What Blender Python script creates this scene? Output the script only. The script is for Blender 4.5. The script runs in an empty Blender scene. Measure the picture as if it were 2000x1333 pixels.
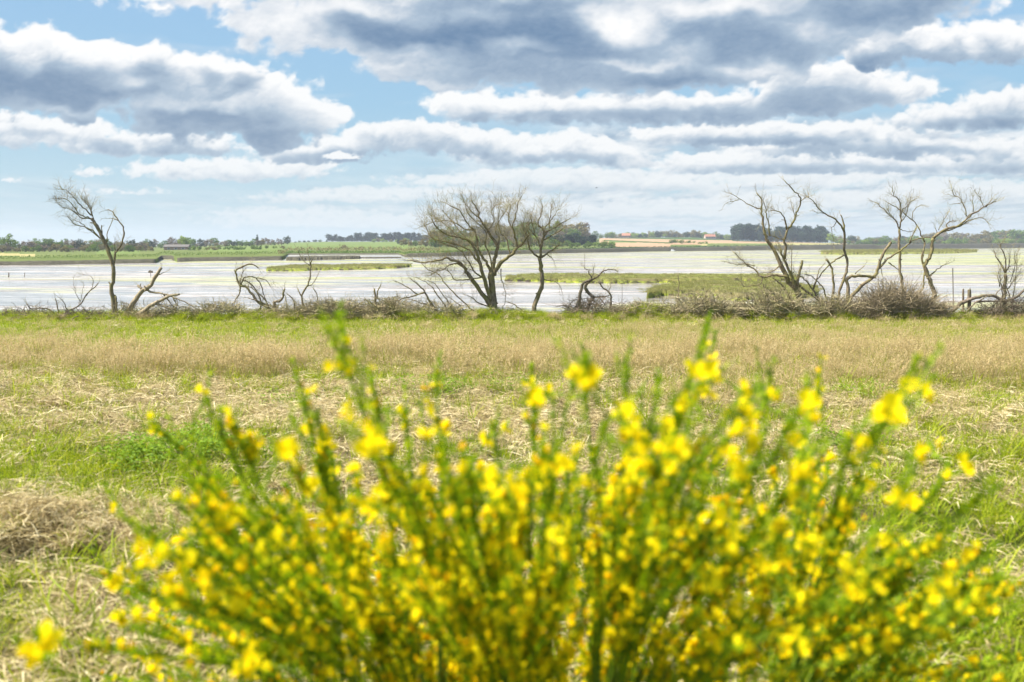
import bpy, math, random
import numpy as np
from mathutils import Vector, Matrix, noise as mnoise
random.seed(7); np.random.seed(7)
R = math.radians
scene = bpy.context.scene
COL = scene.collection

# ------------------------------------------------------------------ camera, sky light, sun, exposure
EYE = 1.65; F = 2000*35/36; HZ = 478.0
PITCH = math.atan((666.5-HZ)/F)
cam = bpy.data.cameras.new('camera'); camo = bpy.data.objects.new('camera', cam); COL.objects.link(camo)
camo.location = (0, 0, EYE); camo.rotation_euler = (R(90)-PITCH, 0, 0)
cam.lens = 35; cam.sensor_width = 36; cam.clip_start = .05; cam.clip_end = 20000
cam.dof.use_dof = True; cam.dof.focus_distance = 34; cam.dof.aperture_fstop = 2.5
scene.camera = camo
SUN_EL, SUN_AZ = 56, -98          # degrees; azimuth from the view direction, negative = to the left
w = bpy.data.worlds.new('World'); scene.world = w; w.use_nodes = True
nt = w.node_tree; nt.nodes.clear()
st = nt.nodes.new('ShaderNodeTexSky'); st.sky_type = 'NISHITA'; st.sun_disc = False
st.sun_elevation = R(SUN_EL); st.sun_rotation = R(SUN_AZ)
bg = nt.nodes.new('ShaderNodeBackground'); bg.inputs[1].default_value = .11
wo = nt.nodes.new('ShaderNodeOutputWorld')
nt.links.new(st.outputs[0], bg.inputs[0]); nt.links.new(bg.outputs[0], wo.inputs[0])
sun = bpy.data.lights.new('sun', 'SUN'); suno = bpy.data.objects.new('sun', sun); COL.objects.link(suno)
sun.energy = 5.0; sun.angle = R(.5); sun.color = (1, .93, .80)
sd = Vector((math.sin(R(SUN_AZ))*math.cos(R(SUN_EL)), math.cos(R(SUN_AZ))*math.cos(R(SUN_EL)), math.sin(R(SUN_EL))))
suno.rotation_euler = sd.to_track_quat('Z', 'Y').to_euler(); suno.location = (0, 0, 30)
scene.view_settings.view_transform = 'Standard'; scene.view_settings.look = 'None'
scene.view_settings.exposure = 1.22; scene.view_settings.gamma = 1
EXPO = 2**1.22
scene.render.engine = 'CYCLES'
cy = scene.cycles
cy.use_denoising = True
cy.max_bounces = 10; cy.diffuse_bounces = 5; cy.glossy_bounces = 3; cy.transmission_bounces = 7; cy.transparent_max_bounces = 8; cy.volume_bounces = 0
cy.caustics_reflective = False; cy.caustics_refractive = False
cy.sample_clamp_indirect = 6

# ------------------------------------------------------------------ helpers
def tag(o, label=None, cat=None, group=None, kind=None):
    if label: o['label'] = label
    if cat: o['category'] = cat
    if group: o['group'] = group
    if kind: o['kind'] = kind
    return o
def link(name, me, mat=None, parent=None):
    o = bpy.data.objects.new(name, me); COL.objects.link(o)
    if mat and not me.materials: me.materials.append(mat)
    if parent: o.parent = parent
    return o
def empty(name, loc=(0, 0, 0)):
    o = bpy.data.objects.new(name, None); COL.objects.link(o); o.location = loc; o.empty_display_size = .2
    return o
def P(u, v, Y):
    """world point at depth Y seen along photograph direction (u, v)"""
    a = (u-1000)/F; b = -(v-666.5)/F
    t = Y/(math.cos(PITCH)+b*math.sin(PITCH))
    return np.array((a*t, Y, EYE+t*(-math.sin(PITCH)+b*math.cos(PITCH))))
def proj(x, y, z):
    z = z-EYE
    f = y*math.cos(PITCH)-z*math.sin(PITCH); h = y*math.sin(PITCH)+z*math.cos(PITCH)
    return 1000+F*x/f, 666.5-F*h/f
class MB:
    def __init__(s): s.v = []; s.f = []; s.m = []; s.n = 0; s.t = []
    def add(s, vs, fs, m=0, tone=0.0):
        s.v.append(np.asarray(vs, float)); s.f += [tuple(i+s.n for i in f) for f in fs]
        s.m += [m]*len(fs); s.n += len(vs); s.t.append(np.full(len(vs), tone))
    def tube(s, pts, rad, k=6, m=0, tone=0.0, bump=0.0, cap=True):
        pts = np.asarray(pts, float); n = len(pts); rad = np.broadcast_to(rad, n)
        tg = np.gradient(pts, axis=0); tg /= np.linalg.norm(tg, axis=1)[:, None]+1e-9
        a = np.array((0, 0, 1.)) if abs(tg[0][2]) < .9 else np.array((1., 0, 0))
        nr = np.cross(tg[0], a); nr /= np.linalg.norm(nr)
        th = np.arange(k)*2*math.pi/k; vs = []
        for i in range(n):
            nr = nr-tg[i]*np.dot(nr, tg[i]); nr /= np.linalg.norm(nr)+1e-9
            bn = np.cross(tg[i], nr)
            rr = rad[i]*(1+bump*np.random.uniform(-1, 1, k)) if bump else rad[i]*np.ones(k)
            vs.append(pts[i]+(np.cos(th)*rr)[:, None]*nr+(np.sin(th)*rr)[:, None]*bn)
        fs = [(i*k+j, i*k+(j+1) % k, (i+1)*k+(j+1) % k, (i+1)*k+j) for i in range(n-1) for j in range(k)]
        if cap: fs += [tuple(range((n-1)*k, n*k)), tuple(range(k))[::-1]]
        s.add(np.concatenate(vs), fs, m, tone)
    def box(s, c, d, m=0, rz=0, taper=1.0):
        x, y, z = d[0]/2, d[1]/2, d[2]/2
        v = np.array([(sx*x*(taper if sz > 0 else 1), sy*y*(taper if sz > 0 else 1), sz*z) for sz in (-1, 1) for sx, sy in ((-1, -1), (1, -1), (1, 1), (-1, 1))])
        c_, s_ = math.cos(rz), math.sin(rz)
        v = np.stack([v[:, 0]*c_-v[:, 1]*s_, v[:, 0]*s_+v[:, 1]*c_, v[:, 2]], 1)+np.array(c)
        s.add(v, [(3, 2, 1, 0), (4, 5, 6, 7), (0, 1, 5, 4), (1, 2, 6, 5), (2, 3, 7, 6), (3, 0, 4, 7)], m)
    def mesh(s, name, mats=(), smooth=False):
        me = bpy.data.meshes.new(name); me.from_pydata(np.concatenate(s.v).tolist(), [], s.f)
        for m in mats: me.materials.append(m)
        if len(mats) > 1: me.polygons.foreach_set('material_index', s.m)
        at = me.attributes.new('tone', 'FLOAT', 'POINT'); at.data.foreach_set('value', np.concatenate(s.t))
        if smooth: me.polygons.foreach_set('use_smooth', [True]*len(me.polygons))
        me.update(); return me
    def build(s, name, mats, parent=None, smooth=False):
        if not isinstance(mats, (list, tuple)): mats = [mats]
        return link(name, s.mesh(name, mats, smooth), None, parent)

# node material helper
class NM:
    def __init__(s, name):
        s.m = bpy.data.materials.new(name); s.m.use_nodes = True; s.t = s.m.node_tree; s.t.nodes.clear()
        s.out = s.n('ShaderNodeOutputMaterial')
    def n(s, typ, **kw):
        x = s.t.nodes.new(typ)
        for k, v in kw.items(): setattr(x, k, v)
        return x
    def l(s, a, b): s.t.links.new(a, b)
    def setv(s, sock, v):
        if hasattr(v, 'is_linked') or isinstance(v, bpy.types.NodeSocket): s.l(v, sock)
        elif isinstance(v, (tuple, list)) and len(v) == 3 and len(sock.default_value) == 4: sock.default_value = (*v, 1)
        else: sock.default_value = v
    def coord(s, kind='Object', scale=(1, 1, 1)):
        c = s.n('ShaderNodeTexCoord'); m = s.n('ShaderNodeMapping'); s.l(c.outputs[kind], m.inputs[0]); m.inputs['Scale'].default_value = scale
        return m.outputs[0]
    def noise(s, vec, scale, detail=4, rough=.55, dist=0):
        x = s.n('ShaderNodeTexNoise'); s.l(vec, x.inputs['Vector']); x.inputs['Scale'].default_value = scale
        x.inputs['Detail'].default_value = detail; x.inputs['Roughness'].default_value = rough; x.inputs['Distortion'].default_value = dist
        return x.outputs[0]
    def ramp(s, fac, stops, interp='LINEAR'):
        x = s.n('ShaderNodeValToRGB'); s.l(fac, x.inputs[0]); e = x.color_ramp.elements; x.color_ramp.interpolation = interp
        while len(e) < len(stops): e.new(.5)
        for i, (p, c) in enumerate(stops):
            e[i].position = p; c = c if isinstance(c, tuple) else (c, c, c); e[i].color = (*c, 1)
        return x.outputs[0]
    def mix(s, fac, a, b, mode='MIX'):
        x = s.n('ShaderNodeMix', data_type='RGBA', blend_type=mode)
        s.setv(x.inputs[0], fac); s.setv(x.inputs[6], a); s.setv(x.inputs[7], b); return x.outputs[2]
    def math(s, op, a, b=0.0, clamp=False):
        x = s.n('ShaderNodeMath', operation=op, use_clamp=clamp); s.setv(x.inputs[0], a); s.setv(x.inputs[1], b); return x.outputs[0]
    def attr(s, name):
        return s.n('ShaderNodeAttribute', attribute_name=name).outputs['Fac']
    def bump(s, h, strength=.5, dist=.05):
        x = s.n('ShaderNodeBump'); s.l(h, x.inputs['Height']); x.inputs['Strength'].default_value = strength; x.inputs['Distance'].default_value = dist
        return x.outputs[0]
    def princ(s, col, rough=.8, normal=None, spec=.5, trans=0.0, tcol=None):
        b = s.n('ShaderNodeBsdfPrincipled'); s.setv(b.inputs['Base Color'], col); s.setv(b.inputs['Roughness'], rough)
        b.inputs['Specular IOR Level'].default_value = spec
        if normal is not None: s.l(normal, b.inputs['Normal'])
        o = b.outputs[0]
        if trans:
            t = s.n('ShaderNodeBsdfTranslucent'); s.setv(t.inputs[0], tcol if tcol is not None else col)
            mx = s.n('ShaderNodeMixShader'); mx.inputs[0].default_value = trans; s.l(o, mx.inputs[1]); s.l(t.outputs[0], mx.inputs[2]); o = mx.outputs[0]
        s.l(o, s.out.inputs[0]); return s.m

def blade_mat(name, stops, trans=.35, rough=.6, hue=.25, spec=.3):
    """blades: colour by per-blade tone plus a per-tuft random shift"""
    m = NM(name)
    t = m.attr('tone'); r = m.n('ShaderNodeObjectInfo').outputs['Random']
    f = m.math('ADD', m.math('MULTIPLY', t, 1-hue), m.math('MULTIPLY', r, hue))
    c = m.ramp(f, stops)
    return m.princ(c, rough, spec=spec, trans=trans)
M = {}
M['grass'] = blade_mat('green_grass', [(0, (.10, .16, .003)), (.4, (.23, .31, .005)), (.75, (.38, .43, .010)), (1, (.60, .54, .06))], .45)
M['grass2'] = blade_mat('fresh_grass', [(0, (.15, .22, .005)), (.5, (.29, .38, .008)), (1, (.52, .54, .03))], .5)
M['straw'] = blade_mat('dead_straw', [(0, (.16, .11, .045)), (.3, (.37, .29, .13)), (.7, (.60, .50, .26)), (1, (.86, .78, .50))], .3, .5)
M['seed'] = blade_mat('seeding_grass', [(0, (.24, .26, .04)), (.3, (.34, .28, .10)), (.7, (.47, .36, .17)), (1, (.66, .55, .30))], .4, .6)
M['marsh'] = blade_mat('marsh_grass', [(0, (.10, .11, .03)), (.5, (.22, .22, .06)), (1, (.40, .36, .14))], .35)
M['weed'] = blade_mat('nettle_leaf', [(0, (.09, .17, .005)), (1, (.26, .40, .012))], .4)
def bark(name, a, b, c, sc=1.0):
    m = NM(name); v = m.coord('Object', (1, 1, .35))
    n1 = m.noise(v, 22*sc, 5, .65); n2 = m.noise(m.coord('Object'), 3.2, 3)
    col = m.mix(m.ramp(n1, [(.35, 0.0), (.65, 1.0)]), a, b)
    col = m.mix(m.ramp(n2, [(.45, 0.0), (.62, .8)]), col, c)
    return m.princ(col, .85, m.bump(n1, .9, .012), .2)
M['bark'] = bark('dead_bark', (.075, .055, .034), (.27, .22, .14), (.18, .165, .055))
M['bark_grey'] = bark('weathered_wood', (.12, .095, .06), (.40, .33, .22), (.26, .22, .13))
M['bark_dark'] = bark('dark_wet_wood', (.07, .055, .042), (.24, .19, .14), (.15, .13, .07))
M['twig'] = bark('twig_bark', (.12, .10, .06), (.44, .37, .23), (.30, .28, .12), .6)
# ---------- noise + cloud field ----------
def _h(ix, iy, s):
    n = (ix.astype(np.int64)*374761393 + iy.astype(np.int64)*668265263 + s*1442695041) & 0x7fffffff
    n = ((n ^ (n >> 13))*1274126177) & 0x7fffffff
    n = (n ^ (n >> 16))
    return (n & 0xffff)/65535.0
def perlin(x, y, s=0):
    ix = np.floor(x); iy = np.floor(y); fx = x-ix; fy = y-iy
    ux = fx*fx*fx*(fx*(fx*6-15)+10); uy = fy*fy*fy*(fy*(fy*6-15)+10)
    def g(a, b):
        t = _h(ix+a, iy+b, s)*6.2831853
        return np.cos(t)*(fx-a)+np.sin(t)*(fy-b)
    n0 = g(0, 0)*(1-ux)+g(1, 0)*ux; n1 = g(0, 1)*(1-ux)+g(1, 1)*ux
    return (n0*(1-uy)+n1*uy)*1.5
def fbm(x, y, octv=4, s=0, gain=.5):
    r = 0; a = 1; t = 0
    for k in range(octv):
        r = r+a*perlin(x*2**k+17.3*k, y*2**k+9.1*k, s+k); t += a; a *= gain
    return r/t
def billow(x, y, octv=5, s=0, gain=.55):
    r = 0; a = 1; t = 0
    for k in range(octv):
        r = r+a*(-.35+2.4*np.abs(perlin(x*2**k+7.7*k, y*2**k+3.3*k, s+k))); t += a; a *= gain
    return r/t
def sstep(a, b, x):
    t = np.clip((x-a)/(b-a), 0, 1); return t*t*(3-2*t)
# cloud: (scale, extinction, edge softness, noise amp, flat base v or None, [ellipses cx,cy,rx,ry], [shade patches cx,cy,rx,ry,amount], base darkness, y stretch)
CL = [
 # far flat bands first
 (30, .5, .5, .55, 452, [(700,432,330,16),(560,415,200,10)], [], .35, .5),
 (34, .5, .5, .6, 425, [(1250,412,380,16),(1500,395,300,15),(1000,405,200,14)], [], .35, .5),
 (34, .6, .5, .6, 398, [(640,386,200,12),(760,376,190,14),(1700,392,350,20),(1900,370,200,22)], [], .4, .5),
 (36, .7, .5, .6, 375, [(1120,352,240,26),(1300,362,180,16),(1560,350,250,20),(900,352,180,12)], [], .5, .6),
 (30, .5, .6, .7, 381, [(240,375,80,6)], [], .3, .5),
 (26, .5, .6, .7, 346, [(178,336,40,10)], [], .3, .6),
 (20, .5, .6, .7, 358, [(18,352,22,6)], [], .3, .6),
 (40, .8, .4, .6, 356, [(440,332,210,24),(340,330,110,16),(560,325,110,22)], [], .55, .6),
 (40, .8, .4, .6, 342, [(1420,322,170,24),(1560,315,200,30),(1760,318,200,24),(1950,312,130,34),(1340,330,60,16)], [(1600,332,260,10,-.4)], .8, .6),
 (44, .9, .4, .6, 320, [(1650,268,150,30),(1790,280,140,30),(1560,290,140,20),(1900,292,130,22),(1960,285,90,18)], [(1700,300,260,14,-.6),(1850,262,90,12,-.4)], .9, .6),
 (44, .9, .4, .6, 330, [(1000,290,130,36),(1100,286,110,34),(1190,302,70,26),(1240,318,60,16)], [(1120,312,150,10,-.4)], .8, .7),
 (40, 1., .4, .6, 292, [(1400,264,190,24),(1560,262,160,26),(1660,256,90,22),(1280,262,70,16)], [(1480,278,240,12,-.6)], .9, .6),
 (50, 1., .4, .6, 258, [(1950,215,110,40),(1860,228,90,28),(1980,190,40,30),(2060,205,90,60),(1780,236,70,14)], [(1930,240,100,10,-.5)], .9, .8),
 # mid left
 (46, 1., .4, .6, 303, [(60,255,130,36),(150,262,90,34),(-60,250,120,40)], [(60,262,80,10,-.25)], .6, .7),
 (46, 1.1, .4, .6, 306, [(330,278,140,28),(230,285,90,24),(400,285,80,20)], [(200,285,60,20,-.5),(430,300,90,10,-.3)], .75, .7),
 (46, 1.15, .35, .6, 322, [(740,268,90,32),(840,266,100,34),(930,278,80,30),(660,290,70,30),(580,302,90,22),(990,292,60,20)], [(740,306,190,15,-.6),(890,312,90,10,-.4),(600,318,120,10,-.3)], .95, .8),
 (20, .6, .4, .6, 313, [(665,305,42,9)], [(665,304,50,9,.3)], .1, .7),
 # big left cloud
 (80, 1.0, .3, .75, 300, [(-60,130,180,95),(70,125,120,80),(190,150,130,72),(310,155,120,68),(430,175,120,66),(530,195,100,66),(610,225,72,50),(400,230,180,50),(530,260,90,34),(120,180,200,50)],
   [(60,165,210,36,-.75),(-40,170,150,50,-.6),(290,135,50,26,-.55),(180,190,190,18,-.7),(410,150,34,34,-.4),(480,165,40,28,-.6),(390,230,200,22,-.75),(560,270,75,20,-.6),(300,178,90,10,-.3),(480,262,150,14,-.5),(330,205,60,14,.35),(450,208,60,16,.4),(130,212,90,9,.3),(560,190,60,34,.35),(640,215,60,30,.2),(240,160,40,30,.3),(330,180,40,14,.25)], 1.0, .8),
 # centre long cloud
 (60, 1.0, .35, .65, 252, [(930,205,110,34),(1080,212,160,34),(1240,215,180,36),(1400,215,180,34),(1560,200,170,36),(1700,180,120,34),(1790,172,62,26),(1600,160,160,44)],
   [(1150,232,260,20,-.45),(1400,225,260,26,-.5),(1620,195,190,24,-.45),(1580,140,130,26,.35),(1430,172,120,12,.3),(930,190,110,14,.2)], .95, .7),
 # right top cloud
 (60, 1.0, .35, .65, 150, [(1760,75,110,44),(1860,85,120,40),(1960,85,110,48),(1700,100,70,40),(2080,90,100,55)], [(1760,122,150,24,-.55),(1950,125,90,16,-.3),(1680,60,40,30,.1)], .95, .8),
 # huge top cloud
 (95, .75, .3, .75, None, [(520,40,80,52),(490,78,48,22),(640,50,130,66),(760,40,160,88),(820,130,100,34),(900,70,220,105),(1060,70,240,112),(1250,60,240,115),(1450,60,220,108),(1300,150,200,34),(1100,150,260,40),(1620,20,180,78),(1780,-10,160,60),(700,-40,700,60),(1200,-40,700,60)],
   [(900,70,290,40,-.8),(700,62,120,34,-.5),(1080,60,120,50,-.6),(1100,105,170,24,-.5),(1000,10,260,22,-.55),(1330,155,180,28,-.8),(1010,150,190,28,-.4),(1450,85,210,44,-.55),(1620,110,110,30,-.3),(1700,20,200,52,-.65),(1850,5,100,30,-.5),(1500,40,100,16,-.2),
    (1215,52,62,36,.85),(1165,22,46,20,.45),(1275,70,40,18,.4),(1400,15,150,22,.65),(560,50,90,50,.5),(660,14,140,20,.5),(860,160,60,12,.3),(1480,135,110,20,.5),(1010,92,70,16,.35),(790,100,90,18,.3),(1600,60,60,22,.35),(1330,100,70,18,.3),(640,85,60,20,.3),(760,135,60,14,.25),(1240,120,120,9,.4)], .7, .8),
 (26, .5, .5, .8, None, [(318,13,22,6)], [(318,13,30,9,.3)], .2, .7),
]
def cloud_fields(U, V):
    """U,V = photograph pixel coordinates of a regular grid whose row 0 is the lowest; returns alpha, shade (0 dark..1 white)"""
    P = np.maximum(478-V, 0)+40
    q = fbm((U-1000)/P*1.1, 900/P, 6, 301, .55)
    q2 = fbm((U-1000)/P*1.6+9, 1100/P+5, 6, 331, .6)
    reg = sstep(600, 1250, U+.8*(V-330))*sstep(190, 290, V)*.95+.18*sstep(330, 400, V)+.22*sstep(.1, .4, fbm(U/260, V/60, 3, 77))
    reg = reg*sstep(478, 440, V)
    A = np.clip(sstep(-.45, .4, q+.15)*reg*1.15, 0, .9); S = A*np.clip(.72+.85*q2, .3, 1)
    for k, (sc, ext, soft, amp, base, els, pts, bd, ys) in enumerate(CL):
        x0 = min(e[0]-e[2] for e in els)-sc; x1 = max(e[0]+e[2] for e in els)+sc
        y0 = min(e[1]-e[3] for e in els)-sc; y1 = max(e[1]+e[3] for e in els)+sc
        m = (U > x0) & (U < x1) & (V > y0) & (V < y1)
        if not m.any(): continue
        r = np.where(m.any(1))[0]; c = np.where(m.any(0))[0]
        sl = (slice(r[0], r[-1]+1), slice(c[0], c[-1]+1))
        u = U[sl]; v = V[sl]
        wx = fbm(u/sc*.8, v/sc*1.1, 4, 50+k)*sc*.5; wy = fbm(u/sc*.8+40, v/sc*1.1, 4, 70+k)*sc*.36
        uu = u+wx; vv = v+wy
        F = np.full(u.shape, -3.0)
        for (cx, cy, rx, ry) in els:
            e = 1-np.sqrt(((uu-cx)/rx)**2+((vv-cy)/ry)**2)
            e = e*min(rx, ry*1.6)/sc*1.3
            F = np.maximum(F, e)
        n = billow(uu/sc/1.25, vv/sc/(1.25*ys), 6, 5*k+3, .5)
        n2 = fbm(u/sc*2.2, v/sc*3.2, 5, 9*k+11)
        D = F+amp*(.62*n+.5*n2-.12)
        if base is not None:
            hb = base-v+fbm(u/sc*.7, v*0, 3, k)*sc*.25
            D = np.minimum(D, hb/(sc*.28)+.25*n2)
        a = sstep(-.10, soft*.95, D)
        a *= .8 if k < 4 else 1.0
        dens = np.clip(D, 0, 1.2)
        # light marched from upper left through the density
        T = np.zeros(u.shape); prev = np.zeros(u.shape[1])
        hm = sorted(e[3] for e in els)[len(els)//2]
        step = abs(V[sl][1, 0]-V[sl][0, 0])/min(sc, hm*1.1)
        for j in range(u.shape[0]-1, -1, -1):
            T[j] = prev*.985**(60/sc)
            prev = T[j]+dens[j]*step
            prev = np.concatenate([prev[:1], prev[:-1]])*.5+prev*.5 if j % 2 else prev
        nl = billow(uu/sc/1.25, vv/sc/(1.25*ys), 4, 5*k+3, .45)
        relief = np.gradient(nl*amp, axis=0)
        gx = np.gradient(nl*amp, axis=1)
        sh = np.exp(-ext*1.15*np.clip(T-.12, 0, 9))
        sh = 1-(1-sh)*bd
        if base is not None:
            sh = sh-(.42+.25*n2)*sstep(.75, .05, (base-v+wy)/(1.5*hm))*bd
        rel = -(relief*1.0-gx*.6)*sc/abs(V[sl][1, 0]-V[sl][0, 0])/60
        sh = sh+np.clip(rel*1.4, -.18, .2)*(.35+.65*sh)+.07*n2+.12*nl+.20*np.clip(billow(uu/sc/2+5, vv/sc/1.3, 4, 5*k+90, .5), -.5, 1)*sstep(.15, .6, sh)
        for (cx, cy, rx, ry, am) in pts:
            e = np.exp(-1.3*(((uu-cx)/rx)**2+((vv-cy)/ry)**2)**1.4)*(1+.35*n2)
            tgt = 1.0 if am > 0 else .05
            sh = sh+(tgt+.1*n2-sh)*np.clip(abs(am)*e*1.15, 0, 1)
        sh = np.clip(sh, 0, 1.05)
        thin = 1-sstep(0, .9, D)
        sh = sh+(np.maximum(sh, .8)-sh)*thin*.3
        S[sl] = S[sl]*(1-a)+sh*a
        A[sl] = A[sl]*(1-a)+a
    return A, np.where(A > 1e-4, S/np.maximum(A, 1e-4), 0)
# ------------------------------------------------------------------ sky with its clouds (curved backdrop 9 km out)
def build_sky():
    Rr = 9000.0
    az_all = np.radians(np.arange(-75, 75.001, .055)); el_all = np.radians(np.arange(-1.2, 30, .055))
    AZ, EL = np.meshgrid(az_all, el_all)
    x = np.sin(AZ)*np.cos(EL); y = np.cos(AZ)*np.cos(EL); z = np.sin(EL)
    f = y*math.cos(PITCH)-z*math.sin(PITCH); h = y*math.sin(PITCH)+z*math.cos(PITCH)
    f = np.maximum(f, .05)
    U = 1000+F*x/f; V = 666.5-F*h/f
    # outside the photograph's frame the direction grid goes on evenly
    U = np.where(np.abs(AZ) > R(40), 1000+np.sign(AZ)*(F*math.tan(R(40))+(np.abs(AZ)-R(40))*F), U)
    A, S = cloud_fields(U, V)
    # broken cumulus beyond the frame
    b = fbm(U/420+3, V/160+9, 6, 801, .55)
    out = np.clip(np.maximum(sstep(1000, 1250, np.abs(U-1000)), sstep(-20, -120, V)), 0, 1)
    a2 = sstep(-.02, .3, b)*out; s2 = np.clip(.95-1.1*sstep(.1, .6, b)+.3*fbm(U/150, V/80, 4, 820), .1, 1)
    S = (S*A*(1-a2)+s2*a2)/np.maximum(A*(1-a2)+a2, 1e-4); A = A*(1-a2)+a2
    ci = np.where((np.abs(az_all) < R(30)) | (np.arange(len(az_all)) % 6 == 0))[0]
    ri = np.where((el_all < R(15)) | (np.arange(len(el_all)) % 6 == 0))[0]
    A = A[np.ix_(ri, ci)]; S = S[np.ix_(ri, ci)]; x = x[np.ix_(ri, ci)]; y = y[np.ix_(ri, ci)]; z = z[np.ix_(ri, ci)]; EL = EL[np.ix_(ri, ci)]
    nr, nc = x.shape
    co = np.stack([x*Rr, y*Rr, z*Rr+EYE], -1).reshape(-1, 3)
    i = np.arange(nr*nc).reshape(nr, nc)
    q = np.stack([i[:-1, :-1], i[:-1, 1:], i[1:, 1:], i[1:, :-1]], -1).reshape(-1, 4)
    me = bpy.data.meshes.new('sky'); me.vertices.add(len(co)); me.vertices.foreach_set('co', co.ravel())
    me.loops.add(q.size); me.loops.foreach_set('vertex_index', q.ravel()); me.polygons.add(len(q))
    me.polygons.foreach_set('loop_start', np.arange(len(q))*4); me.update(calc_edges=True)
    for nm, arr in (('cloud', A), ('shade', S), ('elev', np.degrees(EL))):
        at = me.attributes.new(nm, 'FLOAT', 'POINT'); at.data.foreach_set('value', arr.ravel().astype(np.float32))
    m = NM('sky_and_cloud')
    el = m.math('DIVIDE', m.attr('elev'), 14.0, True)
    def L(r, g, b): return tuple((c/255)**2.2/EXPO for c in (r, g, b))
    blue = m.ramp(el, [(0, L(203, 222, 228)), (.25, L(186, 216, 230)), (.55, L(162, 203, 231)), (1, L(152, 194, 233))])
    v = m.coord('Object', (.001, .001, .0022))
    n = m.noise(v, 12, 6, .65)
    s = m.math('ADD', m.attr('shade'), m.math('MULTIPLY', m.math('SUBTRACT', n, .5), .22), True)
    a = m.math('ADD', m.attr('cloud'), m.math('MULTIPLY', m.math('MULTIPLY', m.math('SUBTRACT', n, .5), .5), m.math('MULTIPLY', m.attr('cloud'), m.math('SUBTRACT', 1.0, m.attr('cloud')))), True)
    c = m.ramp(s, [(0, L(96, 129, 166)), (.46, L(170, 190, 210)), (.85, L(240, 243, 247)), (1, L(256, 256, 256))])
    hz = m.ramp(el, [(0, .88), (.12, .62), (.35, .22), (.8, 0.0)])
    c = m.mix(hz, c, L(214, 226, 230))
    e = m.n('ShaderNodeEmission'); m.l(m.mix(a, blue, c), e.inputs[0]); e.inputs[1].default_value = 1.0
    m.l(e.outputs[0], m.out.inputs[0])
    try: m.m.cycles.emission_sampling = 'NONE'
    except Exception: pass
    me.materials.append(m.m)
    o = bpy.data.objects.new('sky', me); COL.objects.link(o); tag(o, kind='structure', label='blue spring sky with broken white and grey cumulus')
build_sky()

# ------------------------------------------------------------------ land
WZ = -2.6; EYW = EYE-WZ
def n2(x, y, s=0): return fbm(np.asarray(x, float), np.asarray(y, float), 4, s)
def bank_y(x):  # depth at which the meadow stops
    return 35.6+1.2*n2(np.asarray(x)/6, 0*np.asarray(x)+3.3, 21)
def meadow_z(x, y):
    x = np.asarray(x, float); y = np.asarray(y, float)
    z = -.99*sstep(7, 34, y)+.10*n2(x/2.2, y/2.2, 5)*sstep(2, 5, y)+.05*n2(x/.7, y/.7, 8)
    z = z+.09*np.exp(-((y-bank_y(x)+.9)/1.0)**2)*(1+n2(x/1.5, y/2, 33))
    # hollows and mounds in the dead grass on the near left
    z = z+.04*np.exp(-((x+2.6)**2/.6+(y-5.75)**2/.16))-.22*np.exp(-((x+2.45)**2/.16+(y-5.25)**2/.04))
    return z
def ground_z(x, y):
    z = meadow_z(x, y); b = bank_y(x)
    t = sstep(0, 2.6, np.asarray(y)-b)
    return z*(1-t)+(WZ-.35)*t
def grid_mesh(name, X, Y, Z, mats, midx=None, smooth=True, attrs=None):
    nr, nc = X.shape
    co = np.stack([X, Y, Z], -1).reshape(-1, 3); i = np.arange(nr*nc).reshape(nr, nc)
    q = np.stack([i[:-1, :-1], i[:-1, 1:], i[1:, 1:], i[1:, :-1]], -1).reshape(-1, 4)
    me = bpy.data.meshes.new(name); me.vertices.add(len(co)); me.vertices.foreach_set('co', co.ravel())
    me.loops.add(q.size); me.loops.foreach_set('vertex_index', q.ravel()); me.polygons.add(len(q))
    me.polygons.foreach_set('loop_start', np.arange(len(q))*4); me.update(calc_edges=True)
    for m in mats: me.materials.append(m)
    if midx is not None: me.polygons.foreach_set('material_index', midx.ravel())
    me.polygons.foreach_set('use_smooth', [smooth]*len(q))
    for k, a in (attrs or {}).items():
        at = me.attributes.new(k, 'FLOAT', 'POINT'); at.data.foreach_set('value', a.ravel().astype(np.float32))
    o = bpy.data.objects.new(name, me); COL.objects.link(o); return o
ys = np.concatenate([np.linspace(-60, 2, 20), np.arange(2.1, 14, .07), np.arange(14, 34, .18), np.arange(34, 41, .12), np.geomspace(42, 15000, 40)])
ss = np.concatenate([np.linspace(-8, -.85, 18), np.linspace(-.8, .8, 260), np.linspace(.85, 8, 18)])
S_, Y_ = np.meshgrid(ss, ys)
X_ = S_*(np.maximum(np.abs(Y_), 2)+2)
Z_ = ground_z(X_, Y_)

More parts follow.
